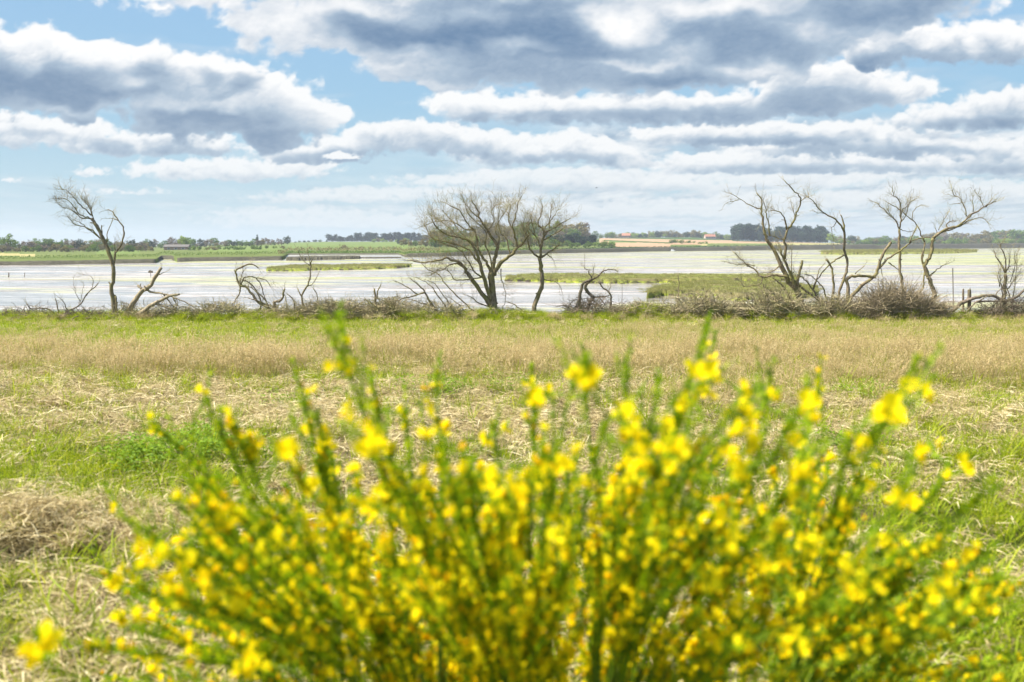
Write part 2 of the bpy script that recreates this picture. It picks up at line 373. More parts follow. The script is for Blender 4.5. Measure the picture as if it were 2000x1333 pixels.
# how green / straw / seeded the meadow is at a place, 0..1 each
def zones(x, y):
    x = np.asarray(x, float); y = np.asarray(y, float)
    u, v = proj(x, y, meadow_z(x, y))
    a = n2(x/1.6, y/1.6, 61); b = n2(x/4.5+7, y/2.2, 71); c = n2(x/.8, y/.8, 81)
    yy = y+b*4.2+a*.8
    seed = sstep(10.6, 14, yy)*sstep(18.5, 14.5, yy)*(.9-.6*sstep(-.15, .2, a)-.35*sstep(-.05, .2, c))+sstep(16, 18, yy)*sstep(33.5, 30, yy)*(.12+1.1*b+.4*sstep(600, 1400, u))
    seed = seed+.45*sstep(7.5, 10, yy)*sstep(500, 1500, u)*sstep(.0, .4, a)
    green = .28-.25*np.exp(-((y-10)/1.6)**2)+.5*a+sstep(15.5, 18, yy)*.7+sstep(30, 34.5, y)
    green = green+.9*np.exp(-((yy-12.2)/.55)**2)*(.45+.8*a)
    green = green+.95*np.exp(-((y-7.6-.4*b)/1.1)**2)*sstep(750, 300, u)+.85*sstep(6.8, 4.8, y)*sstep(.05, -.3, a-.2*c)
    green = green+.5*sstep(1150, 1900, u)*sstep(.35, -.25, a)*sstep(22, 14, y)
    green = green+.35*sstep(.15, .45, c+.3*a)
    # broad fresh-green swaths seen on the left of the far meadow
    fresh = np.exp(-((yy-24)/4.5)**2)*sstep(900, 200, u)+.5*np.exp(-((y-30)/2)**2)*sstep(.0, .4, b)
    fresh = np.clip(fresh*(.6+.9*a), 0, 1)
    return np.clip(green, 0, 1), np.clip(seed, 0, 1), fresh
g_, s_, f_ = zones(X_, Y_)
def ground_mat():
    m = NM('meadow_ground'); v = m.coord('Object')
    n = m.noise(v, 30, 6, .7); n3 = m.noise(v, 6, 4)  # ground colours below are darkened to suggest shade down between the tufts
    straw = m.ramp(n, [(.3, (.05, .035, .018)), (.5, (.17, .13, .07)), (.7, (.34, .27, .16))])
    grn = m.ramp(n, [(.3, (.02, .03, .006)), (.5, (.07, .09, .012)), (.75, (.15, .17, .03))])
    c = m.mix(m.math('ADD', m.attr('green'), m.math('MULTIPLY', m.math('SUBTRACT', n3, .5), .8), True), straw, grn)
    return m.princ(c, .95, m.bump(n, 1.0, .04), .1)
def bank_mat():
    m = NM('bank_soil'); v = m.coord('Object'); n = m.noise(v, 3, 6, .7)
    return m.princ(m.ramp(n, [(.3, (.05, .04, .025)), (.7, (.17, .14, .09))]), .9, m.bump(n, .8, .1), .2)
ym = (Y_[:-1, :-1]+Y_[1:, 1:])/2; xm = (X_[:-1, :-1]+X_[1:, 1:])/2
mi = (ym > bank_y(xm)+.5).astype(np.int32)
tag(grid_mesh('ground', X_, Y_, Z_, [ground_mat(), bank_mat()], mi, attrs={'green': g_}), 'rough meadow ground running down to the shore bank', kind='structure')

# estuary mud under a film of water
def mud_mat():
    m = NM('wet_mud'); v = m.coord('Object')
    # ribs and channels drawn out across the view
    v1 = m.coord('Object', (.010, .042, 1)); v2 = m.coord('Object', (.06, .20, 1)); v3 = m.coord('Object', (.5, 1.9, 1))
    a = m.noise(v1, 1.0, 5, .55, .8); b = m.noise(v2, 1.0, 6, .66, 1.4); c = m.noise(v3, 1.0, 5, .7)
    a2 = m.noise(m.coord('Object', (.022, .085, 1)), 1.0, 4, .6, 1.2)
    sx = m.n('ShaderNodeSeparateXYZ'); m.l(m.coord('Object', (1, 1, 1)), sx.inputs[0])
    ra = m.math('DIVIDE', sx.outputs[0], m.math('ADD', sx.outputs[1], 10.0))
    side = m.math('MULTIPLY', m.math('ADD', ra, .0), .11)
    alg = m.math('ADD', m.math('ADD', a, m.math('MULTIPLY', m.math('SUBTRACT', b, .5), .45)), side)
    algf = m.ramp(alg, [(.495, 0.0), (.55, .5), (.67, .85)])
    mudf = m.ramp(m.math('ADD', m.math('ADD', m.math('MULTIPLY', b, .32), m.math('MULTIPLY', a2, .58)), m.math('MULTIPLY', c, .10)), [(.485, 0.0), (.515, .45), (.57, .85)])
    algc = m.ramp(b, [(.35, (.17, .19, .06)), (.55, (.30, .31, .11)), (.75, (.30, .25, .16))])
    mudc = m.ramp(m.math('ADD', m.math('MULTIPLY', c, .5), m.math('MULTIPLY', b, .5)), [(.40, (.10, .08, .06)), (.5, (.25, .22, .19)), (.60, (.46, .43, .41))])
    wet = m.n('ShaderNodeBsdfPrincipled'); m.l(mudc, wet.inputs['Base Color']); wet.inputs['Roughness'].default_value = .14
    m.l(m.bump(m.math('ADD', b, m.math('MULTIPLY', c, .3)), .3, .04), wet.inputs['Normal']); wet.inputs['Specular IOR Level'].default_value = .9
    dry = m.n('ShaderNodeBsdfPrincipled'); dry.inputs['Roughness'].default_value = .55
    m.l(mudc, dry.inputs['Base Color']); m.l(m.bump(c, .8, .08), dry.inputs['Normal'])
    al = m.n('ShaderNodeBsdfPrincipled'); al.inputs['Roughness'].default_value = .75; m.l(algc, al.inputs['Base Color']); m.l(m.bump(c, .8, .08), al.inputs['Normal'])
    x1 = m.n('ShaderNodeMixShader'); m.l(mudf, x1.inputs[0]); m.l(wet.outputs[0], x1.inputs[1]); m.l(dry.outputs[0], x1.inputs[2])
    x2 = m.n('ShaderNodeMixShader'); m.l(algf, x2.inputs[0]); m.l(x1.outputs[0], x2.inputs[1]); m.l(al.outputs[0], x2.inputs[2])
    m.l(x2.outputs[0], m.out.inputs[0]); return m.m
ws = np.linspace(-3, 3, 40); wy = np.geomspace(36.6, 9000, 60)
WS, WY = np.meshgrid(ws, wy)
tag(grid_mesh('water', WS*WY, WY, WZ+0*WS, [mud_mat()]), 'shallow silvery estuary water over mud with green algae bands', kind='structure')

# far shore -------------------------------------------------
SHU = [-900, -300, 0, 200, 309, 316, 338, 346, 375, 500, 556, 564, 780, 792, 870, 1000, 1250, 1500, 1750, 2000, 2300, 3000]
SHV = [530, 522, 519, 516, 514, 507, 507, 512, 511, 509, 508, 498, 497.5, 502.5, 501, 497, 492, 489, 487, 485, 484.5, 484]
BKU = [-900, 0, 556, 564, 780, 800, 900, 1100, 1400, 1500, 1620, 2000, 3000]
BKP = [9, 8, 7.5, 2.5, 2.5, 7, 8, 8, 8, 9, 10, 10, 10]
RGU = [-900, 0, 300, 500, 560, 640, 830, 900, 1100, 1180, 1350, 1420, 1500, 1620, 1700, 2000, 3000]
RGV = [482, 483, 481, 476, 474, 472.5, 472, 474, 470, 465.5, 464, 469, 472, 475, 477, 477, 477]
RD = 1500.0
def shore_d(u): return EYW*F/(np.interp(u, SHU, SHV)-HZ)
def far_z(u, d):
    u = np.asarray(u, float); d = np.asarray(d, float)
    ds = shore_d(u)*(1+.012*n2(u/60, u*0, 91)); hb = np.interp(u, BKU, BKP)*ds/F*(1+.12*n2(u/25, u*0, 92))
    t = (d-ds)/ds
    z = WZ-.3+(hb+.3)*sstep(-.004, .018, t)-hb*.3*sstep(.03, .10, t)
    zr = EYE+(HZ-np.interp(u, RGU, RGV))/F*RD
    k = np.clip((d-ds*1.12)/(RD-ds*1.12), 0, 1)
    z0 = WZ+hb*.7
    z = np.where(d > ds*1.12, z0+(zr-z0)*(k**.9), z)
    return np.where(d > RD, zr-.03*(d-RD), z)
fu = np.arange(-900, 3000, 6.0); T_ = np.concatenate([[-.01, -.004, 0, .004, .008, .012, .018, .03, .05, .075, .1, .12]])
K_ = np.concatenate([np.linspace(.01, 1, 44), [1.1, 1.4, 2.2]])
rows = []
for u in fu:
    ds = shore_d(u); rows.append(np.concatenate([ds*(1+T_), ds*1.12+(RD-ds*1.12)*K_]))
D_ = np.array(rows).T; UU = np.broadcast_to(fu, D_.shape)
FX = (UU-1000)/F*D_; FZ = far_z(UU, D_)
def land_mat(name, stops, sc, v=(.02, .05, .05), rough=.95):
    m = NM(name); n = m.noise(m.coord('Object', v), sc, 8, .68)
    return m.princ(m.ramp(n, stops), rough, m.bump(m.noise(m.coord('Object'), .5, 3), .5, .4), .1)
fm = [land_mat('marsh_turf', [(.3, (.05, .07, .02)), (.5, (.095, .125, .03)), (.7, (.16, .17, .06))], 3),
      land_mat('bank_mud', [(.3, (.035, .032, .022)), (.6, (.085, .08, .055)), (.8, (.14, .14, .08))], 8, (.1, .1, .6)),
      land_mat('green_crop', [(.3, (.085, .12, .03)), (.6, (.12, .165, .04)), (.8, (.16, .19, .055))], 1.2),
      land_mat('ploughed_soil', [(.3, (.26, .17, .10)), (.6, (.34, .23, .14)), (.8, (.39, .28, .18))], 1.5),
      land_mat('dark_turf', [(.3, (.025, .05, .012)), (.6, (.06, .10, .022)), (.8, (.09, .13, .03))], 4),
      land_mat('hay_field', [(.3, (.22, .21, .07)), (.7, (.32, .28, .13))], 1.5)]
um = (UU[:-1, :-1]+UU[1:, 1:])/2; dm = (D_[:-1, :-1]+D_[1:, 1:])/2
_, vm = proj((um-1000)/F*dm, dm, far_z(um, dm))
tm = dm/shore_d(um)-1
idx = np.zeros(um.shape, np.int32)
idx[tm < .0165] = 1
idx[(tm >= .0165) & (tm < .2) & (um > 870)] = 4
def fld(k, u0, u1, va0, va1, vb0, vb1):
    f = (um-u0)/(u1-u0); a = va0+(va1-va0)*f; b = vb0+(vb1-vb0)*f
    idx[(um > u0) & (um < u1) & (vm > a) & (vm < b) & (tm > .12)] = k
fld(2, 545, 800, 474, 472, 491, 487); fld(2, 410, 560, 481, 479, 493, 493); fld(2, 190, 275, 484, 484, 496, 496)
fld(3, 1170, 1650, 465, 476, 478, 479); fld(2, 1185, 1240, 469.5, 472, 477, 478); fld(3, 1200, 1310, 474, 476, 483, 483); fld(4, 1180, 1310, 469, 474, 471, 476.5)
fld(3, 1310, 1600, 466, 472, 476, 477); fld(5, 1370, 1640, 475, 475, 480, 480); fld(0, 1380, 1500, 476, 476, 480, 480)
fld(4, 1425, 1615, 466, 466, 471.5, 474); fld(5, -300, 75, 484, 497, 500, 501); fld(4, 1185, 1430, 460, 466, 466, 470)
tag(grid_mesh('far_shore', FX, D_, FZ, fm, idx), 'low far shore with mud bank, green and ploughed fields', kind='structure')

# marsh islands ---------------------------------------------
def island_mat():
    m = NM('salt_marsh_turf'); v = m.coord('Object', (.5, 1.2, 1)); n = m.noise(v, .8, 6, .75); g = m.n('ShaderNodeNewGeometry')
    sx = m.n('ShaderNodeSeparateXYZ'); m.l(g.outputs['Position'], sx.inputs[0])
    h = m.math('MULTIPLY', m.math('SUBTRACT', sx.outputs[2], WZ), 2.0)
    n5 = m.noise(m.coord('Object', (.09, .35, 1)), 1, 5, .6); top = m.mix(m.ramp(n5, [(.4, 0.0), (.6, 1.0)]), m.ramp(n, [(.3, (.04, .035, .015)), (.5, (.11, .10, .035)), (.7, (.22, .17, .08))]), m.ramp(n, [(.3, (.06, .07, .015)), (.5, (.15, .18, .025)), (.7, (.25, .26, .05))]))
    low = m.ramp(n, [(.45, (.035, .027, .02)), (.55, (.20, .24, .02)), (.7, (.32, .32, .05))])
    c = m.mix(m.ramp(m.math('ADD', h, m.math('MULTIPLY', m.math('SUBTRACT', n, .5), .5)), [(.30, 0.0), (.42, 1.0)]), low, top)
    return m.princ(c, .9, m.bump(n, .9, .3), .2)
IM = island_mat()
ISL = []
def island(label, pts, h, sd, res=(190, 44), mat=None):
    """pts: (u, near v, far v) outline in the photograph, laid on the mud plane"""
    us = np.array([p[0] for p in pts]); vn = np.array([p[1] for p in pts]); vf = np.array([p[2] for p in pts])
    ug = np.linspace(us[0], us[-1], res[0]); t = np.linspace(-.15, 1.15, res[1]); TT, UG = np.meshgrid(t, ug, indexing='ij')
    dn = EYW*F/(np.interp(ug, us, vn)-HZ); df = EYW*F/(np.interp(ug, us, vf)-HZ)
    D = dn+(df-dn)*TT
    X = (UG-1000)/F*D
    e = np.minimum(TT, 1-TT)*4+.55*n2(X/7, D/9, sd)+.25*n2(X/1.6, D/2.5, sd+5)
    e = np.minimum(e, np.minimum(UG-us[0], us[-1]-UG)/((us[-1]-us[0])*.03)+.2*n2(X/2, D/2, sd+9))
    cr = n2(X/9, D/14, sd+40); e = e-.8*np.exp(-(cr/.05)**2)-.5*np.exp(-(n2(X/4, D/8, sd+60)/.04)**2)
    Z = WZ-.15+(.15+h)*sstep(-.02, .22, e)+.35*h*n2(X/3.5, D/5, sd+3)*sstep(.1, .5, e)
    tag(grid_mesh('marsh_island', X, D, Z, [mat or IM]), label, kind='structure')
    ISL.append((X, D, Z, e, h))
island('long low grassy marsh island left of the big bare tree', [(520, 529.5, 528), (570, 530.5, 521), (650, 528.5, 520), (740, 526, 518.5), (805, 522, 519)], .45, 301)
island('bright green edged marsh strip right of the big bare tree', [(985, 549, 545), (1040, 551, 540), (1110, 553, 538), (1200, 554, 540), (1300, 553, 541), (1400, 552, 540), (1500, 550, 541), (1560, 549, 544)], .42, 331)
island('broad grassy marsh spit behind the brushwood on the right', [(1262, 583, 580), (1300, 581, 563), (1350, 580, 556), (1420, 584, 555), (1500, 590, 556), (1560, 588, 560), (1600, 580, 568)], .5, 351)
island('far olive marsh island behind the right hand bare trees', [(1600, 497, 495), (1650, 498, 491), (1750, 497, 490), (1850, 496, 490), (1905, 493, 491)], .9, 371)
island('dark mud spit in front of the left shore', [(560, 509.5, 507), (600, 509, 504.5), (660, 507.6, 503.5), (705, 506, 504)], .75, 391, mat=fm[1])
island('thin dark mud tail between the left shore and the long island', [(690, 505.5, 504), (740, 505, 503.6), (785, 504.2, 503.2)], .28, 397, mat=fm[1])
# ------------------------------------------------------------------ dead trees on the bank (limbs follow the real ones)
VW = {1: (0, 340, 4.4425), 2: (400, 400, 5.0), 3: (780, 370, 4.762), 4: (1180, 400, 5.553), 5: (1400, 340, 4.444), 6: (1660, 340, 4.444)}
def smooth_line(pts, sub=3):
    p = np.asarray(pts, float); n = len(p)
    if n < 3: return np.array([p[0]+(p[-1]-p[0])*t for t in np.linspace(0, 1, sub+1)])
    out = []
    q = np.vstack([2*p[0]-p[1], p, 2*p[-1]-p[-2]])
    for i in range(1, n):
        a, b, c, d = q[i-1], q[i], q[i+1], q[i+2]
        for t in np.arange(sub)/sub:
            out.append(.5*((2*b)+(-a+c)*t+(2*a-5*b+4*c-d)*t*t+(-a+3*b-3*c+d)*t**3))
    out.append(p[-1]); return np.array(out)
def twig(mb, p, d, L, r, lvl, tone=0.0, spread=.75):
    """one fine twig and its side twigs"""
    n = 4; pts = [np.array(p, float)]; d = np.array(d, float); d /= np.linalg.norm(d)+1e-9
    for i in range(n):
        d = d+np.random.normal(0, .20, 3)+np.array((0, 0, .05)); d /= np.linalg.norm(d); pts.append(pts[-1]+d*L/n)
    mb.tube(pts, np.linspace(r, r*.45, n+1), 3, tone=tone, cap=False)
    if lvl > 0:
        for i in range(1, n+1):
            for _ in range(1 if i < n else 2):
                if random.random() < .9:
                    s = np.random.normal(0, spread, 3); s -= d*np.dot(s, d)*.8
                    twig(mb, pts[i], d+s, L*random.uniform(.45, .75), r*.6, lvl-1, tone, spread)
def bare_tree(name, label, cat, Y, view, limbs, twg=(0, 0, 0), mat='bark', group=None, depth=.5, sink=10, seed=1, tw_mat='twig', bmp=.2):
    """limbs: (radius px at start, at end, [(x, y) in the enlarged view], twig density)"""
    random.seed(seed); np.random.seed(seed)
    ox, oy, sc = VW[view]
    root = None; made = {}; tw = MB(); nb = 0; stubs = []
    for k, (r0, r1, pts, *rest) in enumerate(limbs):
        uv = [(ox+x/sc, oy+y/sc) for x, y in pts]
        ys = [Y]
        key = (round(uv[0][0]/3), round(uv[0][1]/3)); 
        y0 = made.get(key, None)
        if y0 is None:
            best = None
            for (a, b), yy in made.items():
                q = (a*3-uv[0][0])**2+(b*3-uv[0][1])**2
                if q < 260 and (best is None or q < best[0]): best = (q, yy)
            y0 = best[1] if best else Y
        dr = random.uniform(-1, 1)*depth*.12 if k else random.uniform(-.02, .02)
        ln = 0; yl = []
        for i, (a, b) in enumerate(uv):
            if i: ln = math.hypot(a-uv[i-1][0], b-uv[i-1][1])*Y/F
            y0 = y0+dr*ln*3+random.uniform(-.03, .03)*ln; yl.append(y0)
            made[(round(a/3), round(b/3))] = y0
        if k == 0:
            uv = [(uv[0][0]+(uv[0][0]-uv[1][0])*sink/60, uv[0][1]+sink)]+uv; yl = [yl[0]]+yl
        p3 = np.array([P(a, b, yy) for (a, b), yy in zip(uv, yl)])
        L = smooth_line(p3, 3)
        nn = len(L); px = Y/F
        L[1:-1] += np.random.normal(0, 1, (nn-2, 3))*px*.65
        rad = (r0+(r1-r0)*np.linspace(0, 1, nn)**.65)*px*(.86 if view > 4 else .95)
        if k == 0: rad = rad*(1+.5*np.exp(-np.arange(nn)/2.2))
        if root is None:
            root = empty(name, tuple(p3[1])); tag(root, label, cat, group)
        m = MB(); m.tube(L-np.array(root.location), rad, 8 if r0 > 3 else (6 if r0 > 1.5 else 4), bump=bmp)
        m.build('trunk' if k == 0 else 'branch', M[mat], root, smooth=True)
        for _ in range(int(r0*1.1)):
            i = random.randint(2, nn-2); d_ = L[i+1]-L[i]; d_ /= np.linalg.norm(d_); q_ = d_*.6+np.random.normal(0, .7, 3); q_ /= np.linalg.norm(q_); a_ = L[i]-np.array(root.location)
            st_ = MB(); rr_ = rad[i]*random.uniform(.3, .5); st_.tube([a_, a_+q_*rad[i]*1.2, a_+q_*random.uniform(.05, .16)], [rr_, rr_*.9, rr_*.7], 5, bump=.2); stubs.append(st_)
        dens = rest[0] if rest else twg[0]
        L2 = L-np.array(root.location)
        seg = np.linalg.norm(np.diff(L2, axis=0), axis=1); tot = seg.sum()
        cnt = int(tot*dens*2.6)
        st = .35 if k == 0 else .15
        for _ in range(cnt):
            t = random.uniform(st, 1)*(nn-1); i = min(int(t), nn-2)
            p = L2[i]+(L2[i+1]-L2[i])*(t-i); d = (L2[i+1]-L2[i]); d = d/np.linalg.norm(d)
            s = np.random.normal(0, .6, 3); s[2] += .25
            twig(tw, p, d*.9+s, random.uniform(.35, .95)*twg[1], min(rad[i]*.6, twg[2]*.85), twg[3] if len(twg) > 3 else 1)
        if dens: twig(tw, L2[-1], L2[-1]-L2[-2], twg[1]*.45, min(rad[-1], twg[2]*1.2), 1)
    for s_ in stubs[:40]: s_.build('stub', M[mat], root)
    if tw.n: tag(tw.build('twigs', M[tw_mat], root), kind='stuff')
    return root
GB = 'bare dead trees along the shore bank'
bare_tree('dead_tree', 'tall thin bare tree at far left bending over with twigs swept left', 'tree', 34.6, 1, [
 (4.6, 3.4, [(990, 1250), (985, 1100), (965, 1000), (985, 900), (975, 770), (940, 670), (905, 580), (870, 510), (825, 430), (795, 390)], 0),
 (1.6, .6, [(795, 390), (740, 370), (680, 340), (640, 280), (575, 225), (500, 215)], 9),
 (1.5, .6, [(800, 370), (775, 290), (735, 240), (700, 200)], 9), (1.5, .5, [(790, 360), (720, 290), (680, 250), (640, 200), (585, 150), (530, 135)], 9),
 (1.2, .5, [(815, 400), (795, 330), (785, 290), (760, 240)], 8), (1.4, .5, [(790, 390), (700, 380), (650, 330), (600, 300), (540, 290), (495, 245)], 8),
 (1.8, .6, [(890, 570), (820, 510), (760, 470), (715, 455), (640, 440), (610, 395), (580, 370)], 4), (1.3, .5, [(850, 545), (790, 500), (740, 460), (690, 420), (650, 405)], 4),
 (1.3, 1., [(885, 530), (884, 445)], 0), (1.2, .6, [(925, 600), (935, 500), (955, 450), (980, 380)], 1),
 (2.3, .9, [(985, 790), (1000, 690), (1040, 630), (1075, 540), (1065, 460), (1025, 405), (990, 350), (960, 320), (925, 315)], 1.5), (1., .6, [(1025, 405), (985, 385), (945, 388)], 1),
 (3., 1.8, [(1005, 1230), (1012, 1130), (1003, 1060)], 0), (1.2, .5, [(1000, 700), (1000, 640), (995, 590)], 2)],
 (3, .5, .006, 1), 'bark', GB, seed=2)
bare_tree('dead_bush', 'small sprawling dead bush left of the tall thin leaning tree', 'bush', 34.4, 1, [
 (2., 1., [(510, 1250), (500, 1160), (480, 1080)]), (2., .8, [(500, 1240), (430, 1180), (350, 1165), (270, 1170), (235, 1130)]),
 (2.2, .9, [(540, 1250), (600, 1190), (690, 1140), (750, 1050), (855, 945)]), (.9, .4, [(750, 1060), (810, 960), (790, 890), (710, 870)]),
 (1.2, .5, [(590, 1190), (550, 1110), (500, 1065)]), (.7, .3, [(700, 1110), (650, 1000), (640, 920)]), (.7, .3, [(700, 1100), (730, 960)])], (2.5, .35, .005, 1), 'bark_dark', seed=3)
bare_tree('leaning_log', 'thick broken trunk leaning to the right beside the tall thin tree', 'log', 34.3, 1, [
 (6.5, 3.2, [(1085, 1240), (1150, 1130), (1230, 1015), (1290, 990), (1345, 900), (1400, 815)]), (1.1, .5, [(1380, 875), (1440, 850)]), (3., 2.2, [(1235, 1010), (1195, 965)]),
 (3., 1.2, [(1260, 995), (1320, 1030), (1420, 1040), (1500, 1070), (1530, 1150)]), (1.8, .6, [(1420, 1040), (1480, 1120), (1550, 1210)]),
 (1.6, .7, [(1500, 1075), (1600, 1110), (1700, 1170), (1750, 1190)]), (1.2, .4, [(1440, 1060), (1400, 1130), (1330, 1180)])], (1.5, .35, .006, 1), 'bark_grey', sink=4, seed=4)
bare_tree('fallen_branch', 'low fallen limb pointing right beneath the leaning broken trunk', 'branch', 34.0, 1, [
 (6., 2.2, [(1190, 1235), (1300, 1150), (1390, 1100), (1470, 1060), (1560, 1045)]), (3., 1.5, [(1360, 1130), (1450, 1160), (1530, 1205)]), (1.5, .6, [(1500, 1230), (1540, 1120), (1500, 1060)])], (1.5, .3, .006, 1), 'bark_grey', sink=3, seed=5)
bare_tree('dead_bush', 'dead bush of looping hooked branches with stump in front of the long island', 'bush', 34.7, 2, [
 (4., 1.2, [(690, 1060), (600, 990), (520, 960), (470, 880), (400, 800), (340, 790), (310, 700), (305, 640), (380, 600), (460, 580), (520, 620)]),
 (1.8, 1., [(340, 800), (350, 850), (300, 930), (265, 985)]), (1.8, .7, [(350, 800), (380, 720), (430, 705), (500, 715), (600, 740), (640, 800)]), (1.3, .8, [(500, 715), (550, 780), (580, 900), (600, 950)]),
 (2.6, 1., [(520, 1090), (550, 970), (520, 870), (440, 770), (370, 740)]), (5., 1.6, [(700, 1075), (680, 960), (750, 930), (780, 820)]), (2., 1., [(670, 1000), (560, 960), (420, 910)]), (1.3, .6, [(340, 790), (360, 700), (370, 620)]),
 (2., .8, [(640, 1030), (590, 930), (480, 830), (420, 800)])], (4, .45, .006, 1), 'bark', seed=6)
bare_tree('dead_sapling', 'slender dead sapling with wiry top standing before the long marsh island', 'tree', 34.6, 2, [
 (3., 1., [(960, 1010), (950, 890), (1010, 780), (1030, 700), (1035, 600), (1045, 540)]), (1.8, .9, [(950, 900), (905, 820)]), (1.2, .5, [(1000, 800), (1060, 770), (1120, 650)]),
 (.9, .4, [(1030, 600), (960, 540), (890, 420)]), (.8, .3, [(1035, 610), (1010, 480), (1005, 420)])], (3, .35, .004, 1), seed=7)
bare_tree('dead_stick', 'forked dead stick rising from brushwood left of the big tree', 'branch', 34.6, 2, [(3., 1.8, [(1665, 1020), (1668, 920), (1655, 820)]), (1.8, .8, [(1668, 930), (1690, 850), (1722, 775)])], (2, .25, .004), seed=8)
bare_tree('dead_stick', 'curved dead stick between the sapling and the looping bush', 'branch', 34.5, 2, [(2.2, 1., [(880, 1020), (862, 930), (800, 870)]), (1.2, .6, [(800, 1010), (790, 930), (780, 880)])], (2, .3, .004), seed=9)
bare_tree('dead_stick', 'thin upright dead stick just right of the slender sapling', 'branch', 34.5, 2, [(1.8, .8, [(1115, 1010), (1095, 880), (1060, 820)]), (1.2, .6, [(1290, 1040), (1265, 960), (1235, 930)])], (2.5, .3, .004), seed=10)
GC = (6, .55, .006, 2)
bare_tree('dead_tree', 'big wide bare tree with many twigs in the centre', 'tree', 35.0, 3, [
 (8.5, 6.2, [(880, 1110), (872, 980), (856, 850), (862, 770)], 0),
 (5.5, 1.2, [(850, 1080), (770, 980), (700, 870), (640, 790), (600, 730), (560, 680), (500, 660), (440, 640), (380, 660), (300, 670), (200, 685), (100, 660)], 5),
 (2., .8, [(600, 730), (540, 690), (480, 700), (420, 740), (360, 760), (300, 790)], 6),
 (5., 1., [(865, 1060), (810, 900), (770, 780), (750, 690), (720, 600), (690, 540), (640, 480), (560, 450), (470, 430), (400, 400), (330, 330), (300, 270)]),
 (5., .9, [(862, 770), (880, 680), (900, 600), (910, 520), (850, 440), (820, 380), (780, 320), (740, 260), (740, 210), (700, 150), (670, 100)]),
 (3.6, .8, [(862, 800), (820, 700), (770, 620), (740, 560), (720, 450), (690, 380), (640, 330), (600, 270), (560, 200), (450, 140)]),
 (5.2, 1.6, [(878, 800), (930, 700), (1000, 640), (1060, 590), (1100, 540), (1170, 480), (1210, 420)], 3),
 (2.6, .7, [(1100, 540), (1080, 470), (1070, 400), (1050, 330), (1080, 260), (1090, 200), (1110, 120), (1140, 60)]),
 (1.8, .7, [(1030, 620), (1010, 520), (990, 450), (940, 400), (920, 300), (930, 200), (920, 140)]),
 (1.6, .6, [(1210, 420), (1180, 350), (1230, 310), (1280, 330)], 5),
 (2.6, .7, [(750, 690), (690, 620), (640, 560), (560, 520), (480, 500), (380, 480), (300, 450), (250, 370), (230, 330)]),
 (1.8, .6, [(905, 560), (930, 450), (890, 380), (950, 260), (1000, 190)]), (2., .6, [(870, 740), (840, 620), (800, 520), (810, 420), (760, 350), (640, 230), (610, 130)]),
 (2., .6, [(740, 560), (660, 480), (600, 440), (520, 330), (430, 230), (400, 200)]),
 (2.2, .7, [(810, 840), (720, 790), (660, 700), (620, 640), (560, 560), (430, 510), (330, 480)], 5),
 (1.8, .6, [(760, 820), (660, 840), (560, 850), (500, 830), (470, 770), (380, 740), (290, 800)], 6),
 (2., .8, [(870, 1105), (760, 1070), (700, 1030), (640, 990)], 4), (1.2, .5, [(945, 740), (950, 850), (985, 950), (985, 1040), (960, 1110)], 3),
 (1.8, .6, [(1080, 560), (1130, 520), (1180, 440), (1150, 360), (1160, 300)], 7), (1.6, .5, [(1070, 400), (1020, 300), (1020, 200), (1060, 130)], 8), (1.6, .5, [(740, 260), (660, 200), (600, 110)], 8),
 (1.8, .5, [(690, 380), (600, 370), (500, 300), (350, 300), (260, 330)], 8), (1.5, .5, [(560, 450), (480, 380), (400, 300), (330, 270)], 8), (1.4, .5, [(820, 380), (880, 300), (860, 200), (910, 140)], 8)],
 GC, 'bark', GB, depth=.9, seed=11)
bare_tree('dead_tree', 'smaller bare tree with round crown and kinked trunk right of the big one', 'tree', 34.9, 3, [
 (5., 4., [(1235, 1165), (1265, 1060), (1300, 970), (1330, 890), (1325, 800), (1318, 720), (1305, 640)], 0),
 (2.6, .7, [(1305, 640), (1250, 600), (1210, 540), (1200, 480), (1180, 400), (1160, 350)]), (3.2, .8, [(1308, 640), (1370, 600), (1430, 560), (1490, 520)]),
 (3.2, .7, [(1310, 630), (1320, 540), (1340, 440), (1340, 380), (1290, 320), (1310, 250), (1330, 180), (1320, 130)]), (1.8, .6, [(1340, 440), (1390, 380), (1400, 280), (1410, 200), (1420, 140)]),
 (1.8, .6, [(1340, 410), (1430, 370), (1480, 330), (1540, 300), (1590, 270)]), (1.8, .6, [(1320, 540), (1270, 440), (1240, 330), (1220, 260)]), (1.5, .5, [(1330, 480), (1420, 430), (1500, 380), (1560, 350)]), (1.3, .5, [(1360, 350), (1440, 250), (1480, 190)]), (1.3, .5, [(1270, 440), (1200, 360), (1190, 330), (1240, 200)]),
 (1.1, .5, [(1340, 840), (1400, 850), (1450, 860), (1490, 900), (1515, 960)], 1), (1.1, .5, [(1370, 600), (1420, 640), (1440, 680)], 3)],
 (6, .5, .0055, 2), 'bark', GB, depth=.7, seed=12)
bare_tree('leaning_branches', 'fan of dead branches leaning left at the foot of the big tree', 'branches', 34.4, 3, [
 (3.6, .8, [(350, 1145), (290, 1060), (240, 960), (220, 930), (150, 870), (100, 830)]), (2.2, .9, [(240, 960), (150, 985), (50, 1010), (-30, 1040)]), (2., .6, [(440, 1160), (420, 1080), (350, 980), (290, 900), (220, 850), (130, 815)]),
 (2., .6, [(545, 1150), (480, 1070), (420, 1000), (330, 880), (230, 840)]), (1.8, .5, [(690, 1130), (600, 1050), (500, 960), (420, 860), (350, 780), (270, 750), (200, 680), (130, 650)]), (1.4, .5, [(620, 1150), (560, 1080), (470, 1010), (430, 990)]),
 (1.6, .6, [(170, 980), (80, 910), (0, 870), (-60, 850)]), (1.4, .6, [(300, 1080), (200, 1060), (100, 1020), (20, 1060)])], (2.5, .5, .005, 1), 'bark', seed=13)
